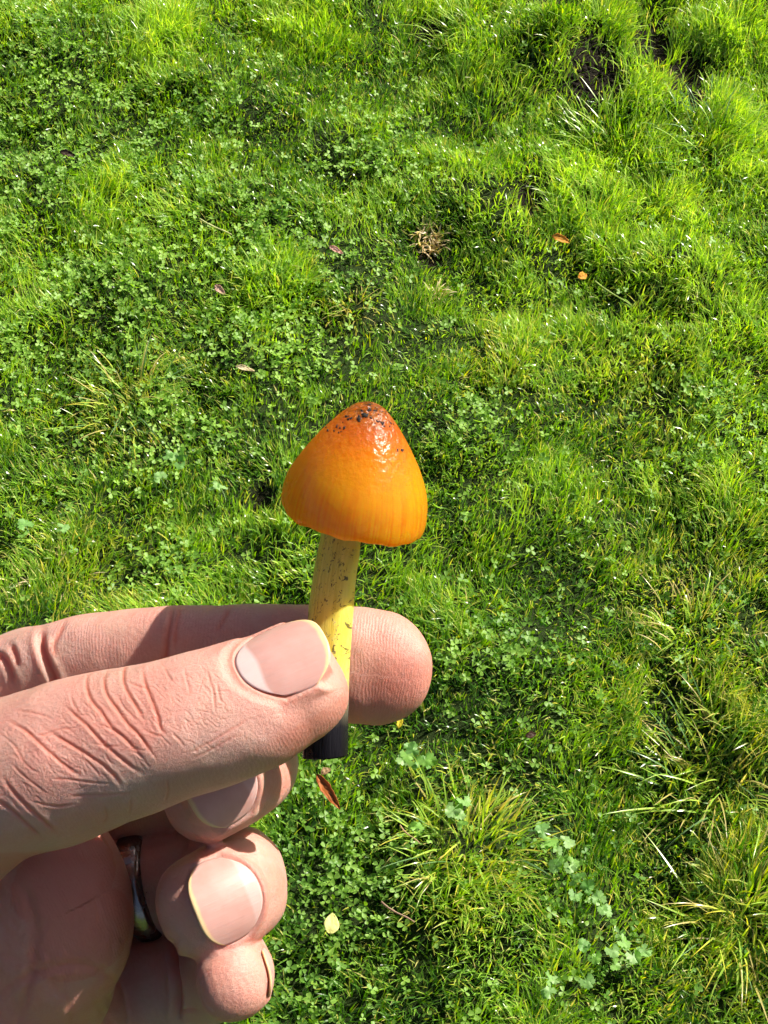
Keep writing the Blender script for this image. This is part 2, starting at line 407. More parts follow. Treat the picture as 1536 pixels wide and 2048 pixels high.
UP = lambda x, y, z: (x, y, z)
thumb = Tube('thumb', [
    (-420, 1900, 262, 200, .95, (0.1, .55, .8)), (-180, 1690, 250, 180, .9, (0.1, .6, .8)), (-20, 1575, 243, 160, .9, (0.05, .62, .78)),
    (110, 1530, 240, 163, .88, (0, .62, .78)), (230, 1492, 238, 155, .86, (0, .62, .78)), (340, 1460, 236, 143, .86, (0, .64, .77)), (430, 1434, 236, 142, .84, (0, .66, .75)),
    (510, 1402, 237, 138, .82, (0, .68, .73)), (575, 1372, 238, 126, .80, (0.05, .70, .71))], 118)
index = Tube('index', [
    (-420, 1700, 292, 130, .95, (0, .3, -1)), (-260, 1570, 286, 122, .95, (0, .3, -1)), (-120, 1465, 279, 112, .92, (0, .2, -1)), (0, 1386, 272, 104, .92, (0, .15, -1)), (60, 1360, 270, 104, .92, (0, .15, -1)), (105, 1344, 268, 99, .9, (0, .1, -1)),
    (200, 1322, 266, 97, .9, (0, .1, -1)), (300, 1308, 264, 95, .88, (0, .1, -1)), (345, 1304, 263, 92, .86, (0, .1, -1)), (480, 1305, 261, 97, .82, (0, .1, -1)), (600, 1313, 261, 106, .78, (0, .1, -1)),
    (700, 1328, 261, 118, .74, (0, .1, -1)), (748, 1334, 261, 117, .72, (0, .1, -1))], 116)
middle = Tube('middle', [
    (-330, 1660, 296, 112, .95, (0, 0, -1)), (-100, 1620, 293, 108, .95, (0, 0, -1)), (120, 1590, 293, 106, .95, (0, 0, -1)), (320, 1555, 291, 106, .95, (.1, 0, -1)), (450, 1508, 287, 102, .9, (.6, 0, -.8)),
    (505, 1502, 277, 98, .86, (1, .2, -.15)), (503, 1526, 264, 98, .84, (.75, .35, .55)), (458, 1558, 256, 100, .82, (.25, .35, .9)), (408, 1588, 254, 99, .78, (.02, .32, .95))], 84)
ring_f = Tube('ring', [
    (-330, 1775, 300, 115, .95, (0, 0, -1)), (-100, 1770, 297, 108, .95, (0, 0, -1)), (150, 1765, 294, 104, .95, (0, 0, -1)), (330, 1762, 291, 102, .95, (.1, 0, -1)), (430, 1757, 287, 103, .9, (.6, 0, -.8)),
    (478, 1757, 276, 104, .86, (1, .15, -.1)), (484, 1770, 263, 106, .82, (.75, .25, .6)), (450, 1793, 255, 108, .80, (.2, .18, 1)), (405, 1814, 253, 105, .76, (.0, .14, 1))], 90)
pinky = Tube('pinky', [
    (-330, 1960, 304, 110, .95, (0, 0, -1)), (-100, 1965, 301, 108, .95, (0, 0, -1)), (120, 1968, 297, 106, .95, (0, -.1, -1)), (290, 1968, 291, 103, .95, (.2, 0, -1)), (400, 1958, 285, 95, .9, (.7, .2, -.7)),
    (452, 1938, 277, 86, .9, (1, .4, -.2)), (470, 1936, 266, 82, .9, (1, .35, -.1)), (468, 1950, 256, 82, .92, (1, .3, -.2)), (464, 1962, 251, 79, .92, (1, .28, -.2))], 62)
TUBES = [thumb, index, middle, ring_f, pinky]

def ellipsoid(c, ax, R=None, n=24, m=36):
    ph = np.linspace(0, math.pi, n + 1)[1:-1]; th = np.linspace(0, 2 * math.pi, m, endpoint=False)
    P, Tt = np.meshgrid(ph, th, indexing='ij')
    V = np.stack([np.sin(P) * np.cos(Tt), np.sin(P) * np.sin(Tt), np.cos(P)], -1).reshape(-1, 3)
    V = np.vstack([V, [[0, 0, 1], [0, 0, -1]]]) * np.array(ax)
    if R is not None: V = V @ np.array(R).T
    V = V + np.array(c)
    k = n - 1; i = np.arange(k * m).reshape(k, m); j = np.roll(i, -1, 1)
    F = [tuple(f) for f in np.stack([i[:-1], i[1:], j[1:], j[:-1]], -1).reshape(-1, 4)]
    t, b = k * m, k * m + 1
    F += [(t, i[0][q], j[0][q]) for q in range(m)] + [(b, j[-1][q], i[-1][q]) for q in range(m)]
    return V, F
def rotz(a):
    a = math.radians(a); return np.array([[math.cos(a), -math.sin(a), 0], [math.sin(a), math.cos(a), 0], [0, 0, 1]])

def build_hand():
    VV, FF = [], []; off = 0
    def add(V, F):
        nonlocal off
        VV.append(V); FF.extend([tuple(int(q) + off for q in f) for f in F]); off += len(V)
    for t in TUBES: add(*t.loft())
    # palm masses
    add(*ellipsoid(cm(85, 1815, 262), (15.8, 20.5, 11.5), rotz(8)))          # ball of the thumb
    add(*ellipsoid(cm(-60, 1930, 268), (27, 24, 14), rotz(20)))
    add(*ellipsoid(cm(30, 2080, 280), (20, 24, 13), rotz(-12)))               # heel of the hand
    add(*ellipsoid(cm(-330, 1790, 289), (32, 34, 15), rotz(10)))              # metacarpal block
    add(*ellipsoid(cm(-150, 1960, 288), (34, 30, 14), rotz(25)))
    add(*ellipsoid(cm(-220, 1560, 268), (15, 17, 16), rotz(-30)))             # web between thumb and index
    wr = Tube('wrist', [(-150, 1900, 280, 330, .6, (0, 0, -1)), (-350, 2150, 276, 340, .62, (0, 0, -1)), (-520, 2430, 270, 300, .70, (0, 0, -1))], 60)
    add(*wr.loft(64))
    arm = Tube('forearm', [(-450, 2330, 272, 300, .67, (0, 0, -1)), (-560, 2500, 268, 300, .72, (0, 0, -1)), (-900, 3000, 255, 330, .8, (0, 0, -1)), (-1500, 3800, 235, 400, .85, (0, 0, -1)), (-2200, 4700, 215, 480, .9, (0, 0, -1))], 60)
    V = np.vstack(VV)
    me = mesh_list('hand_raw', V, FF)
    ob = bpy.data.objects.new('hand_raw', me); COL.objects.link(ob)
    md = ob.modifiers.new('r', 'REMESH'); md.mode = 'VOXEL'; md.voxel_size = HAND_VOX; md.adaptivity = 0.0
    dg = bpy.context.evaluated_depsgraph_get()
    em = bpy.data.meshes.new_from_object(ob.evaluated_get(dg))
    n = len(em.vertices); P = np.empty(n * 3, np.float32); em.vertices.foreach_get('co', P); P = P.reshape(-1, 3).astype(float)
    nl = len(em.loops); LI = np.empty(nl, np.int32); em.loops.foreach_get('vertex_index', LI)
    LT = np.empty(len(em.polygons), np.int32); em.polygons.foreach_get('loop_total', LT)
    ed = np.empty(len(em.edges) * 2, np.int32); em.edges.foreach_get('vertices', ed); ed = ed.reshape(-1, 2)
    bpy.data.objects.remove(ob); 
    deg = np.bincount(ed.ravel(), minlength=n).astype(float)[:, None]
    def lap(P):
        s = np.empty_like(P)
        for k in range(P.shape[1]):
            s[:, k] = np.bincount(ed[:, 0], P[ed[:, 1], k], n) + np.bincount(ed[:, 1], P[ed[:, 0], k], n)
        return s / np.maximum(deg, 1)
    # nearest finger, position along it and round it
    best = np.full(n, 1e9); fid = np.full(n, -1); fs = np.zeros(n); fth = np.zeros(n); fr = np.zeros(n)
    for ti, t in enumerate(TUBES):
        for a in range(0, n, 40000):
            p = P[a:a + 40000]
            d2 = ((p ** 2).sum(1)[:, None] - 2 * p @ t.C.T + (t.C ** 2).sum(1)[None])
            k = d2.argmin(1)
            dv = p - t.C[k]
            u = (dv * t.Bv[k]).sum(1); w = (dv * t.N[k]).sum(1); ax = (dv * t.T[k]).sum(1)
            f = np.abs(np.sqrt((u / np.maximum(t.A[k], 1)) ** 2 + (w / np.maximum(t.B[k], 1)) ** 2 + (ax / 4) ** 2) - 1) * t.B[k]
            m = f < best[a:a + 40000]
            sl = np.arange(a, a + len(p))[m]
            best[sl] = f[m]; fid[sl] = ti; fs[sl] = (t.S[k] + ax)[m]; fth[sl] = np.arctan2(u, w)[m]; fr[sl] = t.A[k][m]
    fid[best > 2.2] = -1
    pxs = W / 2 + P[:, 0] / -P[:, 2] * FPX; pys = H / 2 - P[:, 1] / -P[:, 2] * FPX
    # smooth: lightly everywhere, strongly over palm joins
    wp = np.where((fid < 0), 1.0, 0.0)[:, None]
    for _ in range(5): wp = np.maximum(wp, 0.8 * lap(wp) / 1.0)
    wp = np.clip(wp, 0, 1)
    for i in range(90):
        w = np.maximum(wp * 0.8, 0.5 if i < 4 else 0.0)
        P = P + (lap(P) - P) * w
    # refine the skin of the thumb's visible side so that its folds can be cut sharply
    Q = LI.reshape(-1, 4); NG = []; AT = np.stack([fid, fs, fth, fr], 1)
    def subdiv(P, AT, Q, NG, mask):
        n0 = len(P); sel = Q[mask]; oth = Q[~mask]
        def keys(q): 
            a = q; b = np.roll(q, -1, 1); return np.minimum(a, b).astype(np.int64) * 4000000 + np.maximum(a, b)
        ks = keys(sel); uk, inv = np.unique(ks, return_inverse=True); inv = inv.reshape(ks.shape)
        ea, eb = (uk // 4000000).astype(int), (uk % 4000000).astype(int)
        mid = 0.5 * (P[ea] + P[eb]); cen = P[sel].mean(1)
        P2 = np.vstack([P, mid, cen]); AT2 = np.vstack([AT, 0.5 * (AT[ea] + AT[eb]), AT[sel[:, 0]]])
        wr_ = np.abs(AT[ea, 2] - AT[eb, 2]) > 2; bad = wr_ | (AT[ea, 0] != AT[eb, 0])
        AT2[n0:n0 + len(uk)][bad] = AT[ea][bad]
        m = inv + n0; c = (np.arange(len(sel)) + n0 + len(uk))
        nq = np.concatenate([np.stack([sel[:, k], m[:, k], c, m[:, k - 1]], 1) for k in range(4)])
        ko = keys(oth); hit = np.isin(ko, uk); tou = hit.any(1)
        for q, kk, hh in zip(oth[tou], ko[tou], hit[tou]):
            poly = []
            for k in range(4):
                poly.append(int(q[k]))
                if hh[k]: poly.append(int(n0 + np.searchsorted(uk, kk[k])))
            NG.append(poly)
        return P2, AT2, np.vstack([oth[~tou], nq]), NG, len(nq), mid
    def region(P, AT, Q, x0, x1, y0, y1):
        px_ = W / 2 + P[:, 0] / -P[:, 2] * FPX; py_ = H / 2 - P[:, 1] / -P[:, 2] * FPX
        a, b, c_ = P[Q[:, 0]], P[Q[:, 1]], P[Q[:, 3]]
        nz = norm(np.cross(b - a, c_ - a))[:, 2]
        return (AT[Q[:, 0], 0] == 0) & (nz > -0.1) & (px_[Q[:, 0]] > x0) & (px_[Q[:, 0]] < x1) & (py_[Q[:, 0]] > y0) & (py_[Q[:, 0]] < y1)
    m1 = region(P, AT, Q, -60, 760, 1150, 1780)
    P, AT, Q, NG, k1, _ = subdiv(P, AT, Q, NG, m1)
    m2 = region(P, AT, Q, -40, 480, 1190, 1740); m2[:len(Q) - k1] = False
    # keep a margin inside the first region
    cnt_in = np.bincount(Q[len(Q) - k1:].ravel(), minlength=len(P)); edge_v = cnt_in != 4
    m2 &= ~edge_v[Q].any(1)
    P, AT, Q, NG, k2, _ = subdiv(P, AT, Q, NG, m2)
    n = len(P); fid = np.round(AT[:, 0]).astype(int); fs, fth, fr = AT[:, 1], AT[:, 2], AT[:, 3]
    LI = np.concatenate([Q.ravel(), np.array([i for g in NG for i in g], np.int32)]).astype(np.int32)
    LT = np.concatenate([np.full(len(Q), 4), [len(g) for g in NG]]).astype(np.int32)
    tm = mesh_np('tmp', P, LI, LT); ed = np.empty(len(tm.edges) * 2, np.int32); tm.edges.foreach_get('vertices', ed); ed = ed.reshape(-1, 2); bpy.data.meshes.remove(tm)
    deg = np.bincount(ed.ravel(), minlength=n).astype(float)[:, None]
    for _ in range(4): P = P + (lap(P) - P) * 0.5
    # vertex normals (area weighted)
    def normals(P):
        me2 = mesh_np('tmp', P, LI, LT); nn = np.empty(n * 3, np.float32)
        me2.vertices.foreach_get('normal', nn); bpy.data.meshes.remove(me2); return nn.reshape(-1, 3).astype(float)
    Nn = normals(P)
    red = np.zeros(n)
    pxs = W / 2 + P[:, 0] / -P[:, 2] * FPX; pys = H / 2 - P[:, 1] / -P[:, 2] * FPX
    facing = Nn[:, 2] > 0.05
    disp = np.zeros(n)
    def crease(pl, ids, depth, w, lip=0.35, rd=0.6, sc=None):
        """a fold cut along a line seen in the photograph, into finger 'ids'"""
        nonlocal disp, red
        pl = np.array(pl, float)
        if sc: pl = np.array([(sc[1] + x / sc[0], sc[2] + y / sc[0]) for x, y in pl])
        pl = catmull(np.hstack([pl, np.zeros((len(pl), 1))]), 8)[:, :2]
        g_ = 5 * w; m = facing & np.isin(fid, ids) & (pxs > pl[:, 0].min() - g_) & (pxs < pl[:, 0].max() + g_) & (pys > pl[:, 1].min() - g_) & (pys < pl[:, 1].max() + g_)
        ii = np.where(m)[0]
        if len(ii) == 0: return
        q = np.stack([pxs[ii], pys[ii]], 1)
        d = np.full(len(ii), 1e9); tt = np.zeros(len(ii))
        for k in range(len(pl) - 1):
            a, b = pl[k], pl[k + 1]; ab = b - a
            t = np.clip(((q - a) @ ab) / (ab @ ab + 1e-9), 0, 1)
            dd = np.hypot(*(q - a - t[:, None] * ab).T); g = dd < d
            d[g] = dd[g]; tt[g] = (k + t[g]) / (len(pl) - 1)
        taper = np.clip(np.minimum(tt, 1 - tt) * 5, 0.15, 1)
        disp[ii] += taper * depth * (-np.exp(-(d / w) ** 2) + lip * np.exp(-((d - 2.1 * w) / (1.1 * w)) ** 2))
        red[ii] = np.maximum(red[ii], rd * taper * np.exp(-(d / (w * 1.3)) ** 2))
    S5 = (3.072, 0, 1180)
    T_ = [0]
    deepc = [
     [(790, 440), (758, 500), (762, 580), (800, 660), (850, 740), (885, 800)],
     [(872, 470), (885, 560), (915, 640), (940, 700), (965, 770), (985, 850), (1030, 900)],
     [(665, 480), (640, 560), (655, 640), (715, 730), (780, 820), (850, 890), (905, 965), (945, 1020)],
     [(560, 490), (530, 570), (555, 670), (620, 750), (680, 840), (760, 910), (830, 980), (890, 1050)],
     [(380, 690), (450, 760), (540, 840), (620, 930), (700, 1000), (800, 1080), (880, 1130)],
     [(250, 830), (350, 900), (450, 960), (560, 1030), (650, 1090), (720, 1160), (745, 1200)],
     [(20, 790), (150, 860), (240, 940), (340, 1030), (430, 1100), (510, 1150)],
     [(0, 1130), (90, 1250), (180, 1340), (270, 1420), (360, 1500)],
     [(-60, 1260), (80, 1360), (170, 1440), (260, 1520)]]
    for c in deepc: crease(c, T_, 0.155, 3.6, 0.25, 0.85, S5)
    finec = [
     [(1005, 470), (1030, 520), (1062, 570)], [(1130, 490), (1150, 560), (1165, 640)], [(1262, 470), (1290, 560), (1312, 640), (1322, 760)], [(1330, 560), (1345, 640), (1365, 700)],
     [(400, 1275), (550, 1262), (700, 1252), (830, 1240)], [(1150, 1010), (1300, 930), (1450, 840), (1540, 790)], [(1180, 1040), (1320, 970), (1470, 880)], [(1025, 1150), (1032, 1230), (1010, 1310)],
     [(300, 1160), (420, 1165), (530, 1180), (680, 1190)], [(210, 900), (290, 880), (400, 850), (480, 900)], [(560, 930), (640, 960), (760, 960)], [(430, 640), (460, 720), (520, 790)],
     [(100, 740), (230, 760), (330, 790)], [(0, 880), (90, 960), (150, 1060), (250, 1140)], [(790, 990), (850, 1010), (880, 1040)], [(1050, 870), (1090, 910), (1140, 970)],
     [(870, 850), (950, 890), (1010, 900)], [(770, 560), (850, 590), (900, 600)], [(640, 1320), (655, 1390), (630, 1440)], [(800, 1270), (800, 1330), (790, 1380)], [(200, 1300), (340, 1330), (460, 1320)],
     [(60, 1060), (170, 1160), (300, 1260)], [(600, 820), (690, 860), (770, 900)], [(480, 1010), (560, 1080), (620, 1150)], [(720, 640), (760, 720), (860, 820)]]
    for c in finec: crease(c, T_, 0.07, 2.4, 0.3, 0.4, S5)
    # net of short hair-thin lines over the knuckle, mostly along the fold direction
    rc = random.Random(5)
    for _ in range(300):
        x = rc.uniform(-40, 1400); y = 1180 - 0.30 * x * 0.62 + rc.uniform(-330, 180) - 0.1 * x
        a = math.radians(rc.gauss(48, 14) if rc.random() < 0.65 else rc.gauss(-25, 20)); l = rc.uniform(35, 110)
        dx, dy = math.cos(a) * l, math.sin(a) * l
        crease([(x - dx / 2, y - dy / 2), (x + rc.uniform(-9, 9), y + rc.uniform(-9, 9)), (x + dx / 2, y + dy / 2)], T_, rc.uniform(0.02, 0.05), rc.uniform(1.4, 2.0), 0.3, 0.15, S5)
    # index: joint folds
    for c, dp, w in (([(262, 240), (250, 330), (285, 440), (330, 540), (340, 600)], 0.9, 7), ([(60, 330), (95, 400), (110, 480)], 0.4, 5), ([(1066, 80), (1035, 240), (1018, 390), (1010, 460)], 0.5, 5), ([(1110, 90), (1085, 200), (1070, 380)], 0.25, 4),
                     ([(410, 180), (330, 330), (345, 420)], 0.22, 4), ([(1420, 100), (1370, 190), (1330, 260)], 0.2, 4), ([(-40, 380), (40, 450), (90, 600)], 0.5, 6)):
        crease(c, [1], dp, w, 0.35, 0.8, S5)
    for k in range(9):     # the first joint's fine fold lines
        x = 930 + 14 * k; crease([(x, 140 + 10 * k), (x - 25, 260), (x - 10, 400)], [1], 0.06, 2.2, 0.3, 0.1, S5)
    # curled fingers and palm
    S4 = (3.605, 200, 1480)
    crease([(520, 1420), (535, 1600), (560, 1800), (555, 2050)], [3, 4, -1], 1.2, 7, 0.3, 0.9, S4)
    crease([(580, 1950), (640, 1940), (720, 1950)], [4], 0.2, 3.5, 0.3, 0.4, S4)
    for k in range(5):
        crease([(1190 + 32 * k, 130 + 10 * k), (1215 + 34 * k, 300), (1150 + 34 * k, 470 - 12 * k)], [2], 0.14 - 0.015 * k, 4, 0.3, 0.3, S4)
        crease([(1120 + 34 * k, 830 + 14 * k), (1180 + 34 * k, 1040), (1150 + 30 * k, 1260 - 20 * k)], [3], 0.14 - 0.015 * k, 4, 0.3, 0.3, S4)
        crease([(760 + 60 * k, 1640 + 12 * k), (800 + 60 * k, 1760), (830 + 62 * k, 1880)], [4], 0.05, 3.5, 0.3, 0.1, S4)
    crease([(1100, 860), (1170, 1000), (1180, 1180)], [3], 0.10, 4, 0.3, 0.3, S4)
    rc = random.Random(8); ALLF = [-1, 0, 1, 2, 3, 4]
    for _ in range(60):
        x, y = rc.uniform(-20, 235), rc.uniform(1760, 2050); a = math.radians(rc.gauss(75, 25)); l = rc.uniform(25, 90)
        crease([(x - l / 2 * math.cos(a), y - l / 2 * math.sin(a)), (x + rc.uniform(-5, 5), y), (x + l / 2 * math.cos(a), y + l / 2 * math.sin(a))], ALLF, rc.uniform(0.06, 0.14), 5.0, 0.3, 0.15, (1, 0, 0))
    crease([(235, 1965), (190, 1938), (140, 1930), (60, 1950), (-20, 2000)], ALLF, 0.35, 9, 0.3, 0.4, (1, 0, 0))
    crease([(30, 1760), (55, 1800), (70, 1870), (60, 1960), (30, 2060)], ALLF, 0.40, 10, 0.3, 0.4, (1, 0, 0))
    # gentle unevenness of the flesh
    def n3(s, k): return vn(P[:, 0] + 0.7 * P[:, 2], P[:, 1] - 0.6 * P[:, 2], s, k) - 0.5
    disp += 0.35 * n3(7.0, 3) + 0.16 * n3(2.6, 4)
    P = P + Nn * disp[:, None]
    # nails
    nails = []
    def nail(t, s0, L, wid, rot, name, lift=0.15, lun=1.0, bend=0.012, Rk=1.05, off=0.0):
        """s0: mm from the tip back to the cuticle; L, wid in mm; rot: turn round the finger (deg)"""
        send = t.S[-1]; k = int(np.argmin(np.abs(t.S - (send - s0 + L * 0.45))))
        Tn, Nv = t.T[k], t.N[k]; Bn = np.cross(Tn, Nv)
        a = math.radians(rot); Nr = Nv * math.cos(a) + Bn * math.sin(a); Br = np.cross(Tn, Nr)
        R = t.A[k] * Rk
        O = t.C[k] + off * Br + Nr * (t.B[k] * abs(math.cos(a)) + t.A[k] * abs(math.sin(a)) * 0.98 + lift)   # nail crown
        x0 = -L * 0.45; x1 = L * 0.55
        phm = wid / 2 / R
        def outline_x(un):
            un = np.clip(np.abs(un), 0, 1)
            return x0 + 0.34 * L * un ** 2.3, x1 - 0.30 * L * un ** 3.0
        def surfp(x, ph):
            z = -bend * x * x
            return O + np.outer(x, Tn) + np.outer(R * np.sin(ph), Br) + np.outer(R * np.cos(ph) - R + z, Nr)
        nu, nv = 33, 33
        Us = np.linspace(-1, 1, nu); VG = np.linspace(0, 1, nv)
        pts, uu, vv2 = [], [], []
        for vv in VG:
            xa, xb = outline_x(Us)
            x = xa + vv * (xb - xa)
            w = 0.93 + 0.07 * math.sin(vv * math.pi * 0.8)
            pts.append(surfp(x, Us * phm * w)); uu.append(Us); vv2.append(np.full(nu, vv))
        Vt = np.vstack(pts); uu = np.concatenate(uu); vv2 = np.concatenate(vv2)
        nrm = Nr
        Vb = Vt - 0.35 * norm(Vt - (O - Nr * R) - np.outer((Vt - O) @ Tn, Tn))
        i = np.arange(nu * nv).reshape(nv, nu); m = nu * nv
        F = [tuple(f) for f in np.stack([i[:-1, :-1], i[:-1, 1:], i[1:, 1:], i[1:, :-1]], -1).reshape(-1, 4)]
        F += [tuple(q + m for q in f[::-1]) for f in F]
        rim = list(i[0]) + list(i[1:, -1]) + list(i[-1, -2::-1]) + list(i[-2:0:-1, 0])
        F += [(rim[q], rim[q] + m, rim[(q + 1) % len(rim)] + m, rim[(q + 1) % len(rim)]) for q in range(len(rim))]
        nm = mesh_list(name, c2w(np.vstack([Vt, Vb])), F)
        set_f(nm, 'nv', np.concatenate([vv2, vv2])); set_f(nm, 'nu', np.concatenate([uu, uu])); set_f(nm, 'lun', np.full(2 * m, lun))
        nails.append((name, nm))
        # seat the nail: press the flesh below it, raise the fold round it
        dv = P - O; x = dv @ Tn; yb = dv @ Br; zn = dv @ Nr + R + bend * x * x
        ph = np.arctan2(yb, zn); hh = np.hypot(yb, zn) - R
        mm = (np.abs(hh) < 3.2) & (np.abs(ph) < phm + 0.6) & (x > x0 - 4) & (x < x1 + 4) & (fid == TUBES.index(t))
        un = ph / phm
        xa, xb = outline_x(un)
        dside = (np.abs(ph) - phm * 0.98) * R; dprox = xa - x; dfree = x - xb
        d = np.maximum(np.maximum(dside, dprox), dfree)
        isfree = dfree > np.maximum(dside, dprox) - 0.2
        inside = sstep(0.25, -0.15, d)
        fold = np.exp(-((d - 0.75) / 0.65) ** 2) * np.where(isfree, 0, 1)
        wf = sstep(-0.9, 0.9, dfree - np.maximum(dside, dprox))
        rim = 0.32 * sstep(x1 - 0.5, x1 - 4.5, x)
        tgt = -0.55 * inside + (1 - inside) * (wf * -0.9 + (1 - wf) * rim)
        wgt = wf * sstep(1.6, 0.0, d) + (1 - wf) * sstep(2.6, 0.4, d)
        rad = norm(np.outer(yb, Br) + np.outer(zn, Nr))
        dl = np.where(mm, wgt * (tgt - hh), 0)
        P[:] = P + rad * dl[:, None]
        sm = np.where(mm, sstep(3.0, 1.0, np.abs(d)), 0)[:, None] * 0.55
        for _ in range(3): P[:] = P + (lap(P) - P) * sm
        red[:] = np.where(mm, np.maximum(red, 0.55 * fold * sstep(2.5, 0.5, d)), red)
    nail(thumb, 15.3, 14.2, 15.2, -4, 'thumb_nail', lun=1.0, bend=0.010)
    nail(middle, 14.8, 11.6, 14.2, -10, 'middle_nail', lun=0.3, bend=0.012)
    nail(ring_f, 15.2, 11.6, 15.6, 0, 'ring_finger_nail', lun=0.35, bend=0.012)
    nail(pinky, 11.5, 7.6, 8.2, -8, 'little_finger_nail', lun=0.2, bend=0.02, lift=-0.3)
    nail(index, 16.0, 12.5, 13.0, 0, 'index_nail', lun=0.4, bend=0.012)
    # a light pass so that steps of the displacement stay soft
    P = P + (lap(P) - P) * 0.15
    # palmar mask: away from the dorsal side
    dors = np.abs(fth) < 1.25
    pal = np.where(fid < 0, 0.35, np.where(dors, 0.0, 1.0)); pal = pal[:, None]
    for _ in range(8): pal = pal * 0.4 + 0.6 * lap(pal)
    pal = pal[:, 0]
    # tips and joints are redder
    for ti, t in enumerate(TUBES):
        m = fid == ti
        e = t.S[-1] - fs
        red = np.where(m, np.maximum(red, 0.34 * sstep(20, 5, e) * np.where(pal > 0.3, 1.0, 0.75)), red)
    pn = vn(P[:, 0], P[:, 1] + P[:, 2], 9.0, 5)
    pm = ((fid < 0) | (sstep(330, 200, pxs) * sstep(1690, 1720, pys) > 0.5)).astype(float)[:, None]
    for _ in range(60): pm = pm * 0.3 + 0.7 * lap(pm)
    for cx, cy, rr, am in ((290, 1440, 110, .30), (470, 1420, 60, .28), (610, 1450, 70, .22), (60, 1560, 90, .18), (540, 1760, 60, .25), (555, 1550, 50, .25), (300, 1260, 70, .15), (780, 1380, 80, .25)):
        red = red + am * np.exp(-((pxs - cx) ** 2 + (pys - cy) ** 2) / rr ** 2) * facing * (0.6 + 0.8 * vn(P[:, 0], P[:, 1], 3.5, 6))
    red = np.clip(red + 0.30 * (pn - 0.45) + 0.5 * pm[:, 0] + 0.16 * pal, 0, 1)
    AV, AF = arm.loft(48); na = len(AV)
    LI = np.concatenate([LI, np.array([i + n for f in AF for i in f], np.int32)]); LT = np.concatenate([LT, [len(f) for f in AF]])
    me = mesh_np('hand', c2w(np.vstack([P, AV])), LI, LT)
    fuv = np.stack([fs, fth * np.maximum(fr, 4.0), np.zeros(n)], 1)
    fuv[fid < 0] = np.stack([P[:, 1] * 0.9 + P[:, 0] * 0.4, P[:, 0], P[:, 2]], 1)[fid < 0]
    set_v(me, 'fuv', np.vstack([fuv, AV])); set_f(me, 'red', np.concatenate([red, np.full(na, 0.2)])); set_f(me, 'palmar', np.concatenate([pal, np.zeros(na)]))
    print('HAND', n, len(LT))
    bpy.data.meshes.remove(em)
    root = link('hand', me, M_SKIN)
    tag(root, 'left hand reaching in, thumb and forefinger pinching the mushroom stem', 'hand')
    for nme, nm in nails: link(nme, nm, M_NAIL, root)
    return root
HAND_VOX = 0.42
hand = build_hand()

# ring round the ring finger's first segment
def build_ring():
    t = ring_f
    tgt = cm(300, 1764, 291)
    k = int(np.argmin(((t.C - tgt) ** 2).sum(1)))
    T = norm(t.T[k] + np.array([0.0, 0.0, 0.0]) + 0.16 * np.array([0, 1, 0])); Nv = norm(t.N[k] - (t.N[k] @ T) * T); Bv = np.cross(T, Nv)
    C = t.C[k]; V = []; F = []; n = 72
    prof = [(-2.6, 0.15), (-2.4, 0.9), (-1.7, 1.45), (-0.6, 1.7), (0.6, 1.7), (1.7, 1.45), (2.4, 0.9), (2.6, 0.15), (1.4, -0.2), (-1.4, -0.2)]
    for i in range(n):
        a = 2 * math.pi * i / n
        d = math.sin(a) * Bv * (t.A[k] + 0.15) + math.cos(a) * Nv * (t.B[k] + 0.15)
        dn = norm(d)
        for x, r in prof: V.append(C + d + dn * r + T * x)
    m = len(prof)
    for i in range(n):
        for j in range(m):
            F.append((i * m + j, i * m + (j + 1) % m, ((i + 1) % n) * m + (j + 1) % m, ((i + 1) % n) * m + j))
    o = link('finger_ring', mesh_list('finger_ring', c2w(np.array(V)), F), M_METAL)
    tag(o, 'plain dark polished metal band worn on the ring finger', 'ring')
build_ring()

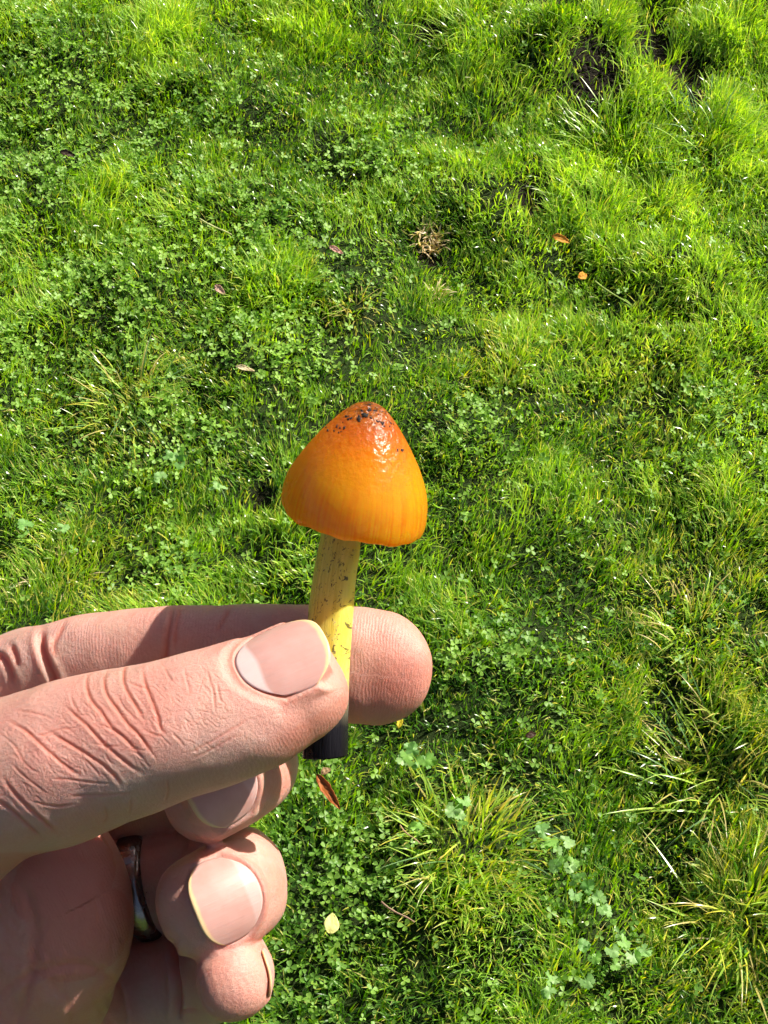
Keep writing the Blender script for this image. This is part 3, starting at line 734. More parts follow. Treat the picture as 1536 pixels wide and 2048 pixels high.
# ------------------------------------------------------------------ mushroom
def build_mushroom():
    D0 = 250.0
    base = c2w(cm(650, 1513, D0))
    root = empty('mushroom', base)
    tag(root, 'orange conical waxy mushroom with olive stem blackened at its cut base', 'mushroom')
    inv = np.array(base)
    s = D0 / FPX
    # stem
    st = [(650, 1513, 44), (650.5, 1480, 44), (652, 1400, 43.5), (654, 1340, 43), (657, 1290, 43), (662, 1215, 44), (668, 1163, 42.5), (676, 1113, 42), (683, 1068, 40), (690, 1010, 42), (700, 960, 46)]
    P = catmull(np.array([[a, b, c] for a, b, c in st], float), 10)
    n = len(P); m = 48; V = []; hh = []; aa = []
    for i, (x, y, r) in enumerate(P):
        c = cm(x, y, D0)
        for j in range(m):
            a = 2 * math.pi * j / m
            rr = r * s * (1 + 0.035 * math.sin(2 * a + 0.6) + 0.02 * math.sin(5 * a + i * 0.05) + 0.012 * math.sin(9 * a + 1 + i * 0.03))
            V.append(c + np.array([math.cos(a) * rr, 0.06 * math.cos(a) * rr, math.sin(a) * rr * 0.88])); hh.append((1513 - y) / (1513 - 1068)); aa.append(abs(j / m * 2 - 1) * 1.0 + 0.3 * math.sin(a))
    F = []
    for i in range(n - 1):
        for j in range(m): F.append((i * m + j, i * m + (j + 1) % m, (i + 1) * m + (j + 1) % m, (i + 1) * m + j))
    # cut base: slightly hollow face
    c0 = cm(650, 1513, D0); k = len(V)
    for j in range(m):
        V.append(c0 + (V[j] - c0) * 0.72 + np.array([0, 0.5, 0])); hh.append(0); aa.append(0.5)
    V.append(c0 + np.array([0, 0.9, 0])); hh.append(0); aa.append(0.5)
    for j in range(m):
        F.append((j, k + j, k + (j + 1) % m, (j + 1) % m)); F.append((k + j, k + m, k + (j + 1) % m))
    me = mesh_list('stem', c2w(np.array(V)) - inv, F); set_f(me, 'h', hh); set_f(me, 'ang', aa)
    stem = link('stem', me, M_STEM, root)
    # cap: profile turned round a tilted axis
    apex = cm(741, 806, D0 - 5.5); bc = cm(706, 1016, D0)
    ax = norm(apex - bc); Hc = np.linalg.norm(apex - bc)
    e1 = norm(np.array([1, -0.262, 0.0]) - (np.array([1, -0.262, 0.0]) @ ax) * ax); e2 = np.cross(e1, ax)
    if e2[2] < 0: e2 = -e2
    R = 143 * s
    prof = [(0.0, 1.005), (0.06, 1.0), (0.13, 0.988), (0.21, 0.96), (0.29, 0.915), (0.40, 0.84), (0.51, 0.75), (0.60, 0.67), (0.68, 0.59), (0.785, 0.475), (0.865, 0.37), (0.93, 0.27), (0.975, 0.17), (0.998, 0.06), (1.0, -0.03), (0.98, -0.085), (0.945, -0.105),
            (0.91, -0.095)]
    pr = catmull(np.array([[a, b, 0] for a, b in prof]), 5)[:, :2]
    under = [(0.85, -0.05), (0.7, 0.12), (0.5, 0.30), (0.30, 0.42)]
    pr = np.vstack([pr, under]); nt_ = len(pr)
    m = 128; V = []; hh = []; aa = []; F = []
    rs = np.random.default_rng(11); ph = rs.random(6) * 6.28
    for i, (r, h) in enumerate(pr):
        for j in range(m):
            a = 2 * math.pi * j / m
            lump = 1 + 0.022 * math.sin(a * 2 + ph[0]) + 0.014 * math.sin(3 * a + ph[1]) + 0.006 * math.sin(7 * a + ph[2] + 4 * h)
            rim = sstep(0.35, -0.1, h)
            wav = rim * (0.010 * math.sin(3 * a + ph[3]) + 0.006 * math.sin(8 * a + ph[4]) + 0.005 * math.sin(17 * a + ph[5]))
            right = 0.5 + 0.5 * math.cos(a)
            # right flank fuller and hanging lower
            rr = R * r * lump * (1 + 0.03 * right * sstep(0.9, 0.2, h))
            hz = Hc * (h - wav * 1.0)
            p = bc + ax * hz + rr * (math.cos(a) * e1 + math.sin(a) * e2)
            shear = -0.040 * R * r * math.cos(a) * sstep(0.5, 0.0, h)
            p = p + ax * shear
            V.append(p); hh.append(h); aa.append(j / m * 2 * math.pi if j < m / 2 else (1 - j / m) * 2 * math.pi)
    for i in range(nt_ - 1):
        for j in range(m): F.append((i * m + j, (i + 1) * m + j, (i + 1) * m + (j + 1) % m, i * m + (j + 1) % m))
    me = mesh_list('cap', c2w(np.array(V)) - inv, F); set_f(me, 'h', np.array(hh)); set_f(me, 'ang', np.array(aa))
    cap = link('cap', me, M_CAP, root)
    # gills under the cap
    V = []; F = []
    for g in range(64):
        a = 2 * math.pi * g / 64 + 0.02
        d = math.cos(a) * e1 + math.sin(a) * e2; tdir = -math.sin(a) * e1 + math.cos(a) * e2
        for (r, ht, hb) in ((0.30, 0.40, 0.22), (0.55, 0.26, 0.06), (0.75, 0.07, -0.04), (0.88, -0.07, -0.10)):
            for sd in (-1, 1):
                V.append(bc + d * R * r + ax * Hc * ht + tdir * sd * 0.16); V.append(bc + d * R * r + ax * Hc * hb + tdir * sd * 0.10)
        b = g * 16
        for q in range(3):
            o = b + q * 4
            F += [(o, o + 4, o + 5, o + 1), (o + 2, o + 3, o + 7, o + 6), (o + 1, o + 5, o + 7, o + 3)]
    link('gills', mesh_list('gills', c2w(np.array(V)) - inv, F, False), M_GILL, cap)
    # dirt crumbs stuck round the apex
    capv = np.array(V)
    rc = random.Random(4); crumbs = []
    for cx, cy, n_, sp, s0 in ((716, 836, 7, 9, 5.5), (700, 838, 4, 7, 3.5), (757, 850, 5, 8, 3.5), (776, 846, 6, 8, 3.8), (744, 820, 5, 9, 3.2), (762, 828, 5, 10, 3), (800, 900, 6, 7, 3), (680, 851, 7, 10, 3.6), (660, 862, 4, 8, 2.8), (730, 826, 4, 6, 3.4)):
        crumbs += [(cx + rc.gauss(0, sp), cy + rc.gauss(0, sp * 0.6), s0 * rc.uniform(0.4, 1.15)) for _ in range(n_)]
    for k, (px, py, sz) in enumerate(crumbs):
        o_, d_ = Vector(LC), Vector(RC @ norm(np.array([(px - W / 2) / FPX, -(py - H / 2) / FPX, -1.0])))
        hit, loc, nor, idx = CAPBVH(cap, root, o_, d_)
        if not hit: continue
        rs = np.random.default_rng(100 + k)
        v, f = ellipsoid((0, 0, 0), (1, 1, 1), None, 5, 6)
        v = v * (1 + 1.0 * (rs.random((len(v), 1)) - 0.5)) * np.array([1.2, 0.5 + 0.5 * rs.random(), 0.30]) * sz * s / 1000
        q = np.array(nor.to_track_quat('Z', 'Y').to_matrix()); v = v @ np.array(Matrix.Rotation(rs.random() * 6.28, 3, 'Z')).T @ q.T
        link('dirt_crumb', mesh_list('dirt_crumb', v + np.array(loc) - inv, f, False), M_DIRT, cap)
    return root
_bv = {}
def CAPBVH(cap, root, o, d):
    from mathutils.bvhtree import BVHTree
    if 'c' not in _bv:
        me = cap.data; off = root.location
        _bv['c'] = BVHTree.FromPolygons([v.co + off for v in me.vertices], [tuple(p.vertices) for p in me.polygons])
    loc, nor, idx, dist = _bv['c'].ray_cast(o, d)
    if loc is None: return False, None, None, None
    if nor.dot(d) > 0: nor = -nor
    return True, loc, nor, idx
build_mushroom()
# ------------------------------------------------------------------ lawn
def foot_poly(l, r, t, b):
    return np.array([g_flat(x, y)[0] for x, y in ((l, b), (r, b), (r, t), (l, t))])
FP = foot_poly(-230, 1766, -170, 2260)
def in_poly(x, y, P):
    m = np.ones(len(x), bool)
    for k in range(4):
        a, b = P[k], P[(k + 1) % 4]
        m &= ((b[0] - a[0]) * (y - a[1]) - (b[1] - a[1]) * (x - a[0])) >= 0
    return m
def scatter(n, P, inside=True, box=None):
    lo, hi = (P.min(0), P.max(0)) if box is None else box
    out = np.zeros((0, 2))
    while len(out) < n:
        q = lo + rng.random((n, 2)) * (hi - lo)
        m = in_poly(q[:, 0], q[:, 1], P)
        out = np.vstack([out, q[m if inside else ~m]])
    return out[:n]
def lerp(a, b, t): return np.asarray(a) * (1 - t[:, None]) + np.asarray(b) * t[:, None]

DARK, MID, LITE, YEL, STRW = (0.052, 0.140, 0.018), (0.195, 0.345, 0.040), (0.42, 0.57, 0.095), (0.46, 0.45, 0.050), (0.60, 0.51, 0.22)
def blades(xy, L, wd, az, th0, th1, col, tipcol, z0=None, seg=3):
    """curved tapering grass blades as one vertex / face array"""
    n = len(xy); z = zg(xy[:, 0], xy[:, 1]) if z0 is None else z0
    prof = [1.0, 0.95, 0.62, 0.0]
    d = np.stack([np.cos(az), np.sin(az)], 1)
    tw = az + math.pi / 2 + rng.normal(0, 0.5, n)
    wv = np.stack([np.cos(tw), np.sin(tw), rng.normal(0, 0.25, n)], 1)
    c = np.stack([xy[:, 0], xy[:, 1], z - 0.003], 1)
    V = np.empty((n, 7, 3), np.float32); C = np.empty((n, 7, 3), np.float32)
    for k in range(4):
        f = k / 3.0
        hw = (wd * prof[k] * 0.5)[:, None]
        cc = col * (1 - f * f) + tipcol * (f * f)
        if k < 3:
            V[:, 2 * k] = c - wv * hw; V[:, 2 * k + 1] = c + wv * hw
            C[:, 2 * k] = cc; C[:, 2 * k + 1] = cc
        else:
            V[:, 6] = c; C[:, 6] = cc
        th = th0 + (th1 - th0) * (f + 0.17)
        stp = (L / 3)[:, None]
        c = c + stp * np.stack([np.sin(th) * d[:, 0], np.sin(th) * d[:, 1], np.cos(th)], 1)
    b = (np.arange(n) * 7)[:, None]
    q = (b[:, :, None] + np.array([[0, 1, 3, 2], [2, 3, 5, 4]])[None]).reshape(n, 8)
    t = b + np.array([[4, 5, 6]])
    F = np.hstack([q, t]).ravel(); cnt = np.tile([4, 4, 3], n)
    return V.reshape(-1, 3), F, cnt, C.reshape(-1, 3)

def grass(name, xy, scale=1.0, label='', seedlen=0.0215):
    x, y = xy.T; n = len(x)
    soil = SOILMASK(x, y); keep = rng.random(n) > np.clip(soil * 1.9 - 0.42, 0, 0.93)
    cl = CLOVER(x, y); keep &= rng.random(n) > 0.45 * cl
    keep &= rng.random(n) > 0.55 * sstep(0.45, 0.2, vn(x, y, 0.06, 6))
    xy = xy[keep]; x, y = xy.T; n = len(x)
    lg = LONG(x, y); st = STRAW(x, y)
    p1 = vn(x, y, 0.11, 3); p2 = vn(x, y, 0.045, 4); p3 = vn(x, y, 0.3, 5); p4 = vn(x, y, 0.022, 7)
    L = seedlen * scale * (0.35 + 0.95 * p2 + 0.35 * rng.random(n)) * (1 + 0.95 * lg) * (0.7 + 0.6 * p1)
    wd = scale * 0.001 * (1.15 + 1.4 * rng.random(n) ** 1.5 + 0.5 * lg)
    flow = 2 * math.pi * 2.0 * vn(x, y, 0.13, 1) + 4 * vn(x, y, 0.05, 2)
    az = np.where(rng.random(n) < 0.62, flow + rng.normal(0, 0.65, n), rng.random(n) * 6.283)
    th0 = np.abs(rng.normal(0.22, 0.22, n)); th1 = th0 + np.abs(rng.normal(0.75, 0.45, n))
    near = sstep(1.35, 0.65, y)  # nearer blades coloured darker: painted shade between blades, away from the backlight
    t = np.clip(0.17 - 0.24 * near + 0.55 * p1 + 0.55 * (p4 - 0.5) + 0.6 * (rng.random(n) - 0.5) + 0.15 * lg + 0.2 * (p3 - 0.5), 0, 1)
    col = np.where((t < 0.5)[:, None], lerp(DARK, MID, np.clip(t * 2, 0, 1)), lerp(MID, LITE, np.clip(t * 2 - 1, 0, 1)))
    r = rng.random(n); ys = 0.03 + 0.13 * st
    col = np.where((r < ys)[:, None], lerp(MID, YEL, rng.random(n)), col)
    s2 = rng.random(n) < 0.022 + 0.075 * st
    col = np.where(s2[:, None], lerp(YEL, STRW, rng.random(n)), col)
    tip = np.where((rng.random(n) < 0.15 + 0.3 * st)[:, None], lerp(YEL, STRW, rng.random(n) * 0.8), col * 1.12)
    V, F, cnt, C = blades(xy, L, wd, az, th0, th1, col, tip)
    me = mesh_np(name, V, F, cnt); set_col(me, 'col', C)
    o = link(name, me, M_GRASS); tag(o, label, 'grass', kind='stuff'); return o

def build_lawn():
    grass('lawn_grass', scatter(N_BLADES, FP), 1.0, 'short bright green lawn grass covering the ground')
    outer = scatter(420000, FP, False, (np.array([-3.0, -1.2]), np.array([3.0, 4.8])))
    dd = np.zeros(len(outer))
    for k in range(4):
        a, b = FP[k], FP[(k + 1) % 4]; e = (b - a) / np.hypot(*(b - a))
        dd = np.maximum(dd, -(e[0] * (outer[:, 1] - a[1]) - e[1] * (outer[:, 0] - a[0])))
    outer = outer[rng.random(len(outer)) < np.exp(-dd / 0.40)][:125000]
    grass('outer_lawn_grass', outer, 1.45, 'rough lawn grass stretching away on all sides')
    # clover: leaves of three leaflets on thin stalks, ground cover
    q = scatter(N_CLOVER * 3, FP); x, y = q.T
    m = rng.random(len(q)) < np.clip(0.06 + 0.95 * CLOVER(x, y) * (0.35 + 0.9 * sstep(0.35, 0.6, vn(x, y, 0.05, 5))) - SOILMASK(x, y), 0, 1)
    q = q[m][:N_CLOVER]; n = len(q); x, y = q.T
    base = np.stack([x, y, zg(x, y) + 0.006 + 0.015 * rng.random(n)], 1)
    size = 0.0034 + 0.0032 * rng.random(n)
    up = norm(np.stack([rng.normal(0, 0.5, n), rng.normal(-0.05, 0.5, n), np.ones(n)], 1))
    a0 = rng.random(n) * 6.283
    e1 = norm(np.cross(up, np.stack([np.cos(a0), np.sin(a0), np.zeros(n)], 1))); e2 = np.cross(up, e1)
    shape = np.array([(0.0, 0, 0), (0.45, 0.36, .10), (0.45, 0, -.04), (0.45, -0.36, .10), (0.85, 0.44, .14), (0.86, 0, .0), (0.85, -0.44, .14), (1.06, 0.24, .06), (1.0, 0, 0), (1.06, -0.24, .06)])
    lf = [(0, 2, 1), (0, 3, 2), (1, 2, 5, 4), (2, 3, 6, 5), (4, 5, 8, 7), (5, 6, 9, 8)]
    VV, CC, FF, CN = [], [], [], []
    t = np.clip(0.25 - 0.28 * sstep(1.35, 0.65, y) + 0.5 * vn(x, y, 0.09, 2) + 0.5 * (rng.random(n) - 0.4), 0, 1)  # clover colour falls off towards the viewer too, painted-in loss of backlight
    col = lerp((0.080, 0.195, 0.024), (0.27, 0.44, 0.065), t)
    for k in range(3):
        a = k * 2.094 + rng.normal(0, 0.15, n)
        d = np.cos(a)[:, None] * e1 + np.sin(a)[:, None] * e2; s_ = np.cross(up, d)
        lift = rng.normal(0.12, 0.22, n)[:, None]
        v = base[:, None, :] + size[:, None, None] * (shape[None, :, 0:1] * (d + lift * up)[:, None, :] + shape[None, :, 1:2] * s_[:, None, :] + shape[None, :, 2:3] * up[:, None, :])
        VV.append(v.reshape(-1, 3))
        pale = np.array([.9, 1.1, 1.0, 1.1, 1.0, .9, 1.0, 1.0, 1.0, 1.0])
        CC.append((col[:, None, :] * pale[None, :, None]).reshape(-1, 3))
        b = (np.arange(n) * 10 + k * n * 10)[:, None]
        FF.append(np.hstack([b + np.array([f]) for f in lf]).ravel()); CN.append(np.tile([3, 3, 4, 4, 4, 4], n))
    me = mesh_np('clover_patch', np.vstack(VV), np.concatenate(FF), np.concatenate(CN)); set_col(me, 'col', np.vstack(CC))
    tag(link('clover_patch', me, M_CLOVER), 'small three-leaved clover spread through the lawn', 'clover', kind='stuff')
def soil_crumbs():
    q = scatter(60000, FP); m = SOILMASK(q[:, 0], q[:, 1]) > 0.22; q = q[m][:3500]; n = len(q)
    v, f = ellipsoid((0, 0, 0), (1, 1, 1), None, 3, 5); k = len(v)
    sz = 0.0008 + 0.0032 * rng.random(n) ** 2.5
    V = v[None] * (0.6 + 0.8 * rng.random((n, k, 1))) * sz[:, None, None] * np.stack([1 + rng.random(n), 1 + 0.5 * rng.random(n), 0.7 + 0.3 * rng.random(n)], 1)[:, None, :]
    a = rng.random(n) * 6.28; ca, sa = np.cos(a)[:, None], np.sin(a)[:, None]
    V = np.stack([V[..., 0] * ca - V[..., 1] * sa, V[..., 0] * sa + V[..., 1] * ca, V[..., 2]], -1)
    V = V + np.stack([q[:, 0], q[:, 1], zg(q[:, 0], q[:, 1])], 1)[:, None, :]
    ff = np.concatenate([np.concatenate([np.array(t) + i * k for t in f]) for i in range(n)]); cn = np.tile([len(t) for t in f], n)
    me = mesh_np('soil_crumbs', V.reshape(-1, 3), ff, cn, False); set_f(me, 'grassy', np.zeros(n * k))
    tag(link('soil_crumbs', me, M_SOIL), 'loose dark soil crumbs in the bare patches', 'soil', kind='stuff')
soil_crumbs()
N_BLADES, N_CLOVER = 255000, 14500
build_lawn()

# ------------------------------------------------------------------ tufts of longer grass
def blade_mesh(name, th1, wid, col, tip, seg=6):
    V, C, F = [], [], []; c = np.zeros(3)
    for k in range(seg + 1):
        f = k / seg; w = wid * (1 - f ** 2.2) * (0.75 + 0.5 * min(f * 3, 1) * 0.5) * 0.5
        cc = np.array(col) * (1 - f ** 1.5) + np.array(tip) * f ** 1.5
        if k < seg:
            V += [c + np.array([0, -w, 0.0006]), c + np.array([0, 0, 0.0]) + np.array([0.0007, 0, -0.0003]), c + np.array([0, w, 0.0006])]; C += [cc] * 3
        else: V.append(c.copy()); C.append(cc)
        th = 0.12 + th1 * f; c = c + np.array([math.sin(th), 0, math.cos(th)]) / seg
    for k in range(seg - 1):
        a = k * 3; F += [(a, a + 1, a + 4, a + 3), (a + 1, a + 2, a + 5, a + 4)]
    a = (seg - 1) * 3; F += [(a, a + 1, a + 3), (a + 1, a + 2, a + 3)]
    me = mesh_list(name, np.array(V), F); set_col(me, 'col', np.array(C)); me.materials.append(M_GRASS); return me
BM = {}
for kind, (c0, c1) in {'green': (MID, LITE), 'lite': (LITE, (0.2, 0.33, .02)), 'gold': (LITE, (0.55, 0.40, 0.04)), 'straw': ((0.34, 0.30, 0.07), (0.60, 0.50, 0.22)), 'blue': ((0.08, 0.19, 0.05), (0.20, 0.32, 0.14)), 'dead': ((0.60, 0.46, 0.28), (0.80, 0.66, 0.44))}.items():
    BM[kind] = [blade_mesh('blade', th, 0.05, c0, c1) for th in (0.35, 0.8, 1.25, 1.7)]
def tuft(px, py, n, lo, hi, rad, mix, label, cat='grass', lean=0.5, name='grass_tuft', wscale=1.0, dirs=None):
    p = G(px, py); root = empty(name, p); tag(root, label, cat, 'tufts standing out of the lawn')
    rs = random.Random(px * 7 + py)
    kinds = [k for k, w in mix.items() for _ in range(w)]
    for _ in range(n):
        me = rs.choice(BM[rs.choice(kinds)])
        o = bpy.data.objects.new('blade', me); COL.objects.link(o); o.parent = root
        r = rad * rs.random() ** 0.6; a = rs.uniform(0, 6.283)
        if dirs is not None and rs.random() < 0.75: a = math.radians(rs.gauss(dirs, 38))
        L = rs.uniform(lo, hi)
        x, y = r * math.cos(a), r * math.sin(a)
        if name == 'dead_grass_tuft': a = rs.uniform(0, 6.283)
        o.location = (x, y, float(zg(p[0] + x, p[1] + y)) - p[2] - 0.002)
        o.scale = (L, rs.uniform(0.028, 0.05) * wscale, L)
        o.rotation_euler = (rs.gauss(0, 0.15), rs.uniform(0, lean), a + rs.gauss(0, 0.5))
    return root
tuft(935, 1690, 190, 0.025, 0.070, 0.055, {'green': 7, 'lite': 4, 'gold': 4, 'straw': 2, 'blue': 1}, 'big spreading grass tuft with golden tips beside the lobed-leaf plants', lean=0.9)
tuft(1440, 1560, 130, 0.04, 0.09, 0.060, {'green': 3, 'straw': 4, 'lite': 2, 'blue': 2}, 'loose straw-streaked tuft above the right-hand clump of pale flattened grass', lean=1.1)
tuft(1475, 1830, 150, 0.05, 0.10, 0.055, {'green': 3, 'straw': 4, 'gold': 2, 'blue': 2}, 'pale flattened grass clump streaming away from the golden tuft', lean=1.2, dirs=-40)
tuft(1390, 1265, 90, 0.025, 0.06, 0.050, {'green': 3, 'straw': 4, 'lite': 2, 'blue': 1}, 'thin patchy tuft mixed with dry stalks and flattened stems', lean=1.2)
tuft(255, 800, 120, 0.03, 0.075, 0.060, {'green': 2, 'straw': 2, 'lite': 3, 'gold': 1, 'blue': 3}, 'pale bleached tuft fanned out between clover patches', lean=1.1)
tuft(1200, 60, 90, 0.03, 0.06, 0.050, {'green': 3, 'lite': 5}, 'bright tall tuft between two bare soil patches', lean=0.7, dirs=50)
tuft(955, 60, 120, 0.045, 0.08, 0.070, {'green': 5, 'lite': 3}, 'deep green tall tuft beside the farthest soil patch', lean=0.8)
tuft(1235, 300, 150, 0.05, 0.085, 0.080, {'green': 5, 'lite': 3}, 'lush dark tuft in front of the bare soil', lean=0.9)
tuft(1440, 300, 120, 0.05, 0.085, 0.080, {'green': 2, 'blue': 5, 'lite': 1}, 'bluish shiny tuft of arching blades past the bare soil', lean=1.1)
tuft(1480, 60, 110, 0.04, 0.08, 0.080, {'green': 2, 'lite': 5}, 'light green tuft at the far side of the lawn', lean=0.8)
tuft(540, 580, 90, 0.03, 0.055, 0.055, {'green': 5, 'lite': 3}, 'dark green tuft next to the dry brown leaf', lean=0.7)
tuft(860, 498, 170, 0.016, 0.027, 0.020, {'dead': 7, 'straw': 1}, 'small patch of dead tan grass', name='dead_grass_tuft', lean=1.2, wscale=1.6)
tuft(875, 592, 30, 0.015, 0.03, 0.009, {'dead': 6, 'straw': 1}, 'tiny scrap of dead grass near the tan patch', name='dead_grass_tuft', lean=0.9, wscale=1.5)
tuft(700, 620, 34, 0.02, 0.05, 0.022, {'straw': 3, 'green': 2}, 'wispy pale tuft between clover leaves', lean=1.1)
tuft(1040, 680, 30, 0.025, 0.055, 0.03, {'gold': 3, 'lite': 3}, 'sparse yellow-tipped blades right of the mushroom cap', lean=1.0)
tuft(110, 1150, 40, 0.02, 0.04, 0.04, {'dead': 3, 'straw': 3, 'green': 2}, 'thin brownish tuft above the forefinger', lean=1.2)

# ------------------------------------------------------------------ small leafy plants, fallen leaves, twigs
def lobed_leaf_mesh(seed, col):
    rs = np.random.default_rng(seed)
    n = 40; th = np.linspace(-2.5, 2.5, n)
    r = 0.55 + 0.30 * np.abs(np.cos(th * 1.5)) ** 0.7 + 0.20 * np.abs(np.sin(th * 5.5)) + 0.05 * rs.random(n)
    V = [np.zeros(3)]; C = [np.array(col) * 0.9]
    for f in (0.55, 1.0):
        for k in range(n):
            rr = r[k] * f
            V.append(np.array([rr * math.cos(th[k]), rr * math.sin(th[k]), 0.12 * rr * rr * math.cos(3 * th[k]) + 0.06 * math.sin(4 * th[k]) * f])); C.append(np.array(col) * (1.1 if f < 1 else 1.0))
    F = [(0, 1 + k, 2 + k) for k in range(n - 1)] + [(1 + k, 1 + n + k, 2 + n + k, 2 + k) for k in range(n - 1)]
    b = len(V)      # stalk
    for k in range(4):
        f = k / 3
        for s in (-0.03, 0.03): V.append(np.array([-1.6 * f, s, -0.9 * f * f])); C.append(np.array(col))
    F += [(b + 2 * k, b + 2 * k + 1, b + 2 * k + 3, b + 2 * k + 2) for k in range(3)]
    me = mesh_list('leaf', np.array(V), F); set_col(me, 'col', np.array(C)); me.materials.append(M_CLOVER); return me
LM = [lobed_leaf_mesh(k, c) for k, c in enumerate([(0.19, 0.34, 0.10), (0.14, 0.29, 0.07), (0.23, 0.37, 0.13), (0.17, 0.33, 0.06)])]
def leafy(pts, size, label, seed):
    rs = random.Random(seed)
    p0 = G(*pts[0]); root = empty('lobed_leaf_plant', p0)
    tag(root, label, 'plant', 'low plants with lobed leaves')
    for px, py in [(a + rs.gauss(0, 9) * k, b + rs.gauss(0, 9) * k) for a, b in pts for k in (0, 1)]:
        p = G(px, py, 0.028 + 0.006 * rs.random())
        o = bpy.data.objects.new('leaf', LM[rs.randrange(4)]); COL.objects.link(o); o.parent = root
        o.location = p - p0; s = size * rs.uniform(0.75, 1.2); o.scale = (s, s, s)
        o.rotation_euler = (rs.gauss(0, 0.3), rs.gauss(0.05, 0.3), rs.uniform(0, 6.28))
leafy([(1100, 1690), (1125, 1715), (1140, 1735), (1160, 1755), (1175, 1775), (1190, 1800), (1205, 1820), (1150, 1790), (1110, 1730), (1085, 1660), (1130, 1680)], 0.0068, 'pale green lobed leaves in a row beside the golden grass tuft', 1)
leafy([(1190, 1915), (1250, 1890), (1270, 1915), (1230, 1930), (1180, 1960), (1100, 1985), (1110, 1960), (1290, 1900), (1170, 1895)], 0.0068, 'larger low plant with scattered lobed leaves below the leaf row', 2)
leafy([(815, 1510), (830, 1525), (850, 1520), (825, 1500)], 0.0075, 'small pale lobed-leaf plant beside the fingertips of the hand', 3)
leafy([(905, 1620), (915, 1610), (835, 1655), (920, 1630)], 0.0075, 'little lobed sprig at the edge of the golden tuft', 4)
leafy([(360, 930), (335, 910), (320, 955), (440, 975), (50, 1050), (125, 1060)], 0.0085, 'pale lobed leaves scattered below the bleached tuft', 5)

def fallen_leaf(px, py, L, Wd, curl, rz, col, name, label, lift=0.022, tilt=(0, 0), edge=0.0, cat='leaf'):
    n, m = 13, 9; V, C, F = [], [], []
    rs = np.random.default_rng(px); Wd = Wd * 0.85
    jag = 0.25 * rs.random(n)
    for i in range(n):
        f = i / (n - 1); w = Wd / 2 * max(math.sin(math.pi * f ** 0.85), 0.04) ** 0.75 * (1 - (0 if name == 'pale_leaf' else jag[i]))
        for j in range(m):
            g = j / (m - 1) * 2 - 1
            a = g * curl
            yy = w * (math.sin(a) / max(curl, 1e-3)) if curl > 0.01 else w * g
            zz = w * (1 - math.cos(a)) / max(curl, 1e-3)
            V.append((L * (f - 0.5), yy * (1 + 0.12 * rs.random()), zz + 0.10 * L * math.sin(f * 3.1 + 1) + 0.0006 * rs.normal()))
            k = 1 - edge * abs(g) * rs.random()
            C.append(np.array(col) * k * (0.8 + 0.35 * rs.random()) * (0.7 if j == m // 2 else 1.0))
    for i in range(n - 1):
        for j in range(m - 1): F.append((i * m + j, (i + 1) * m + j, (i + 1) * m + j + 1, i * m + j + 1))
    me = mesh_list(name, np.array(V), F); set_col(me, 'col', np.array(C))
    md_o = link(name, me, M_DRYLEAF)
    sol = md_o.modifiers.new('thickness', 'SOLIDIFY'); sol.thickness = 0.00035
    md_o.location = G(px, py, lift); md_o.rotation_euler = (tilt[0], tilt[1], rz)
    tag(md_o, label, cat); return md_o
fallen_leaf(657, 1583, 0.042, 0.017, 1.2, math.radians(-58), (0.42, 0.13, 0.03), 'brown_leaf', 'curled reddish brown dead leaf lying below the mushroom stem', 0.032, (0.3, 0.1), 0.3)
fallen_leaf(652, 1543, 0.012, 0.011, 1.0, 0.6, (0.26, 0.17, 0.08), 'leaf_scrap', 'crumpled tan leaf scrap above the reddish brown leaf', 0.030)
fallen_leaf(663, 1847, 0.0205, 0.0165, 0.25, math.radians(82), (0.56, 0.55, 0.20), 'pale_leaf', 'small pale yellow oval leaf lying flat on clover', 0.036, (0.15, -0.2), 0.0)
fallen_leaf(799, 1442, 0.017, 0.009, 0.8, math.radians(80), (0.46, 0.38, 0.02), 'yellow_leaf', 'narrow yellow leaf by the forefinger tip', 0.034, (0.2, -0.3))
fallen_leaf(1122, 478, 0.026, 0.014, 0.7, math.radians(-20), (0.62, 0.30, 0.04), 'orange_leaf', 'longer orange leaf resting by the dark hollow', 0.034, (0.5, 0.1), 0.1)
fallen_leaf(1165, 552, 0.015, 0.014, 0.6, 0.5, (0.60, 0.28, 0.03), 'orange_leaf', 'small square-looking orange leaf scrap in plain grass', 0.034, (0.5, 0.0), 0.1)
fallen_leaf(440, 580, 0.019, 0.011, 0.7, math.radians(-45), (0.66, 0.45, 0.34), 'dry_leaf', 'dry pinkish brown leaf beside the dark green tuft', 0.034, (0.4, 0.1), 0.2)
fallen_leaf(672, 500, 0.021, 0.010, 0.8, math.radians(-35), (0.78, 0.50, 0.42), 'pink_leaf', 'narrow pink and cream leaf among clover', 0.034, (0.4, 0), 0.2)
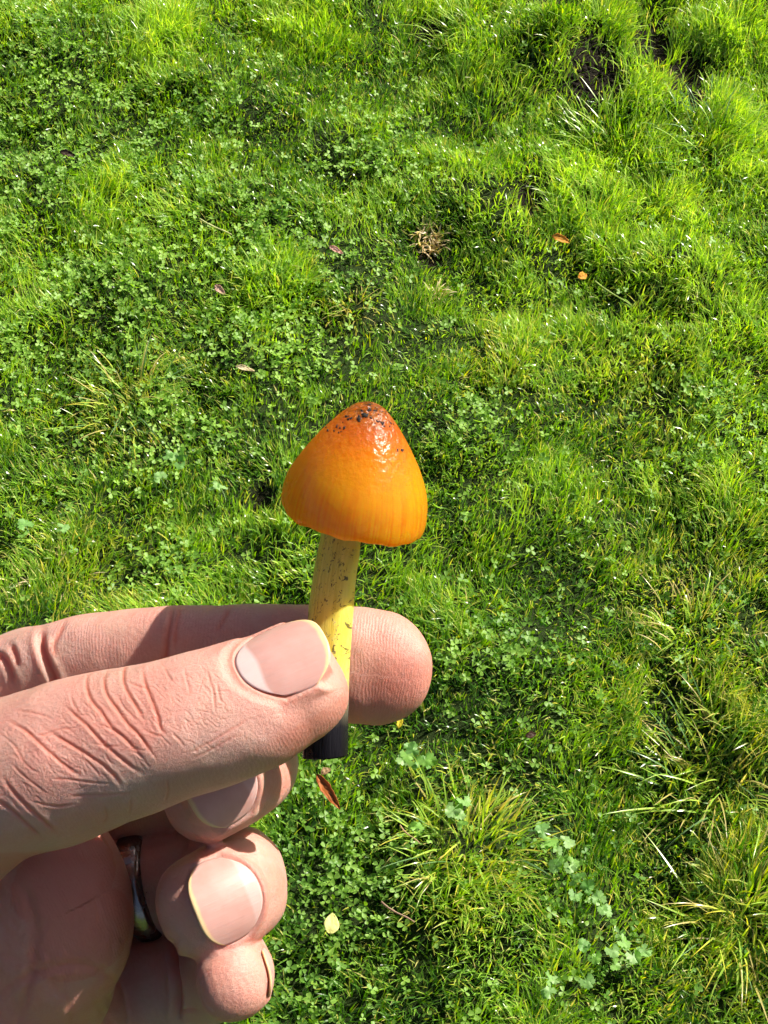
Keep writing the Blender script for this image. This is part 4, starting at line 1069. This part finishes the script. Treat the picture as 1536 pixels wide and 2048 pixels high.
fallen_leaf(490, 737, 0.024, 0.008, 0.6, math.radians(-15), (0.72, 0.62, 0.40), 'straw_leaf', 'cream sliver of dry leaf left of the mushroom cap', 0.034, (0.4, 0), 0.1)
fallen_leaf(135, 308, 0.022, 0.014, 0.9, math.radians(-15), (0.05, 0.032, 0.02), 'dark_leaf', 'blackened dead leaf bit in the clover', 0.028, (0.3, 0), 0.2)
fallen_leaf(1062, 1470, 0.012, 0.010, 0.9, 0.3, (0.05, 0.025, 0.013), 'dark_leaf', 'tiny dark brown leaf crumb on open lawn', 0.03, (0.3, 0), 0.2)

def twig(p0, p1, r, col, name, label):
    a = G(*p0, 0.036); b = G(*p1, 0.030); n, m = 9, 8; V, F, C = [], [], []
    t = norm(b - a); s = norm(np.cross(t, [0, 0, 1])); u = np.cross(s, t); rs = np.random.default_rng(int(p0[0]))
    for i in range(n):
        f = i / (n - 1); c = a + (b - a) * f + s * 0.0012 * math.sin(f * 5) - a
        rr = r * (1 - 0.45 * f) * (1.35 if i in (3, 6) else 1)
        for j in range(m):
            q = 2 * math.pi * j / m; V.append(c + rr * (math.cos(q) * s + math.sin(q) * u)); C.append(np.array(col) * (0.8 + 0.4 * rs.random()))
    for i in range(n - 1):
        for j in range(m): F.append((i * m + j, i * m + (j + 1) % m, (i + 1) * m + (j + 1) % m, (i + 1) * m + j))
    F += [tuple(range(m))[::-1], tuple((n - 1) * m + j for j in range(m))]
    me = mesh_list(name, np.array(V), F); set_col(me, 'col', np.array(C)); o = link(name, me, M_DRYLEAF); o.location = a; tag(o, label, 'twig'); return o
twig((762, 1803), (828, 1846), 0.0011, (0.30, 0.20, 0.13), 'twig', 'thin brown twig lying across the clover')
twig((800, 1650), (838, 1688), 0.0008, (0.42, 0.30, 0.16), 'dry_stalk', 'short dry stalk above the thin twig')
twig((1190, 562), (1262, 612), 0.0010, (0.36, 0.45, 0.14), 'fallen_stalk', 'long pale fallen stalk beside the orange scrap')
twig((400, 438), (462, 470), 0.0014, (0.42, 0.45, 0.20), 'fallen_stalk', 'pale green stalk at the edge of a shaded hollow')
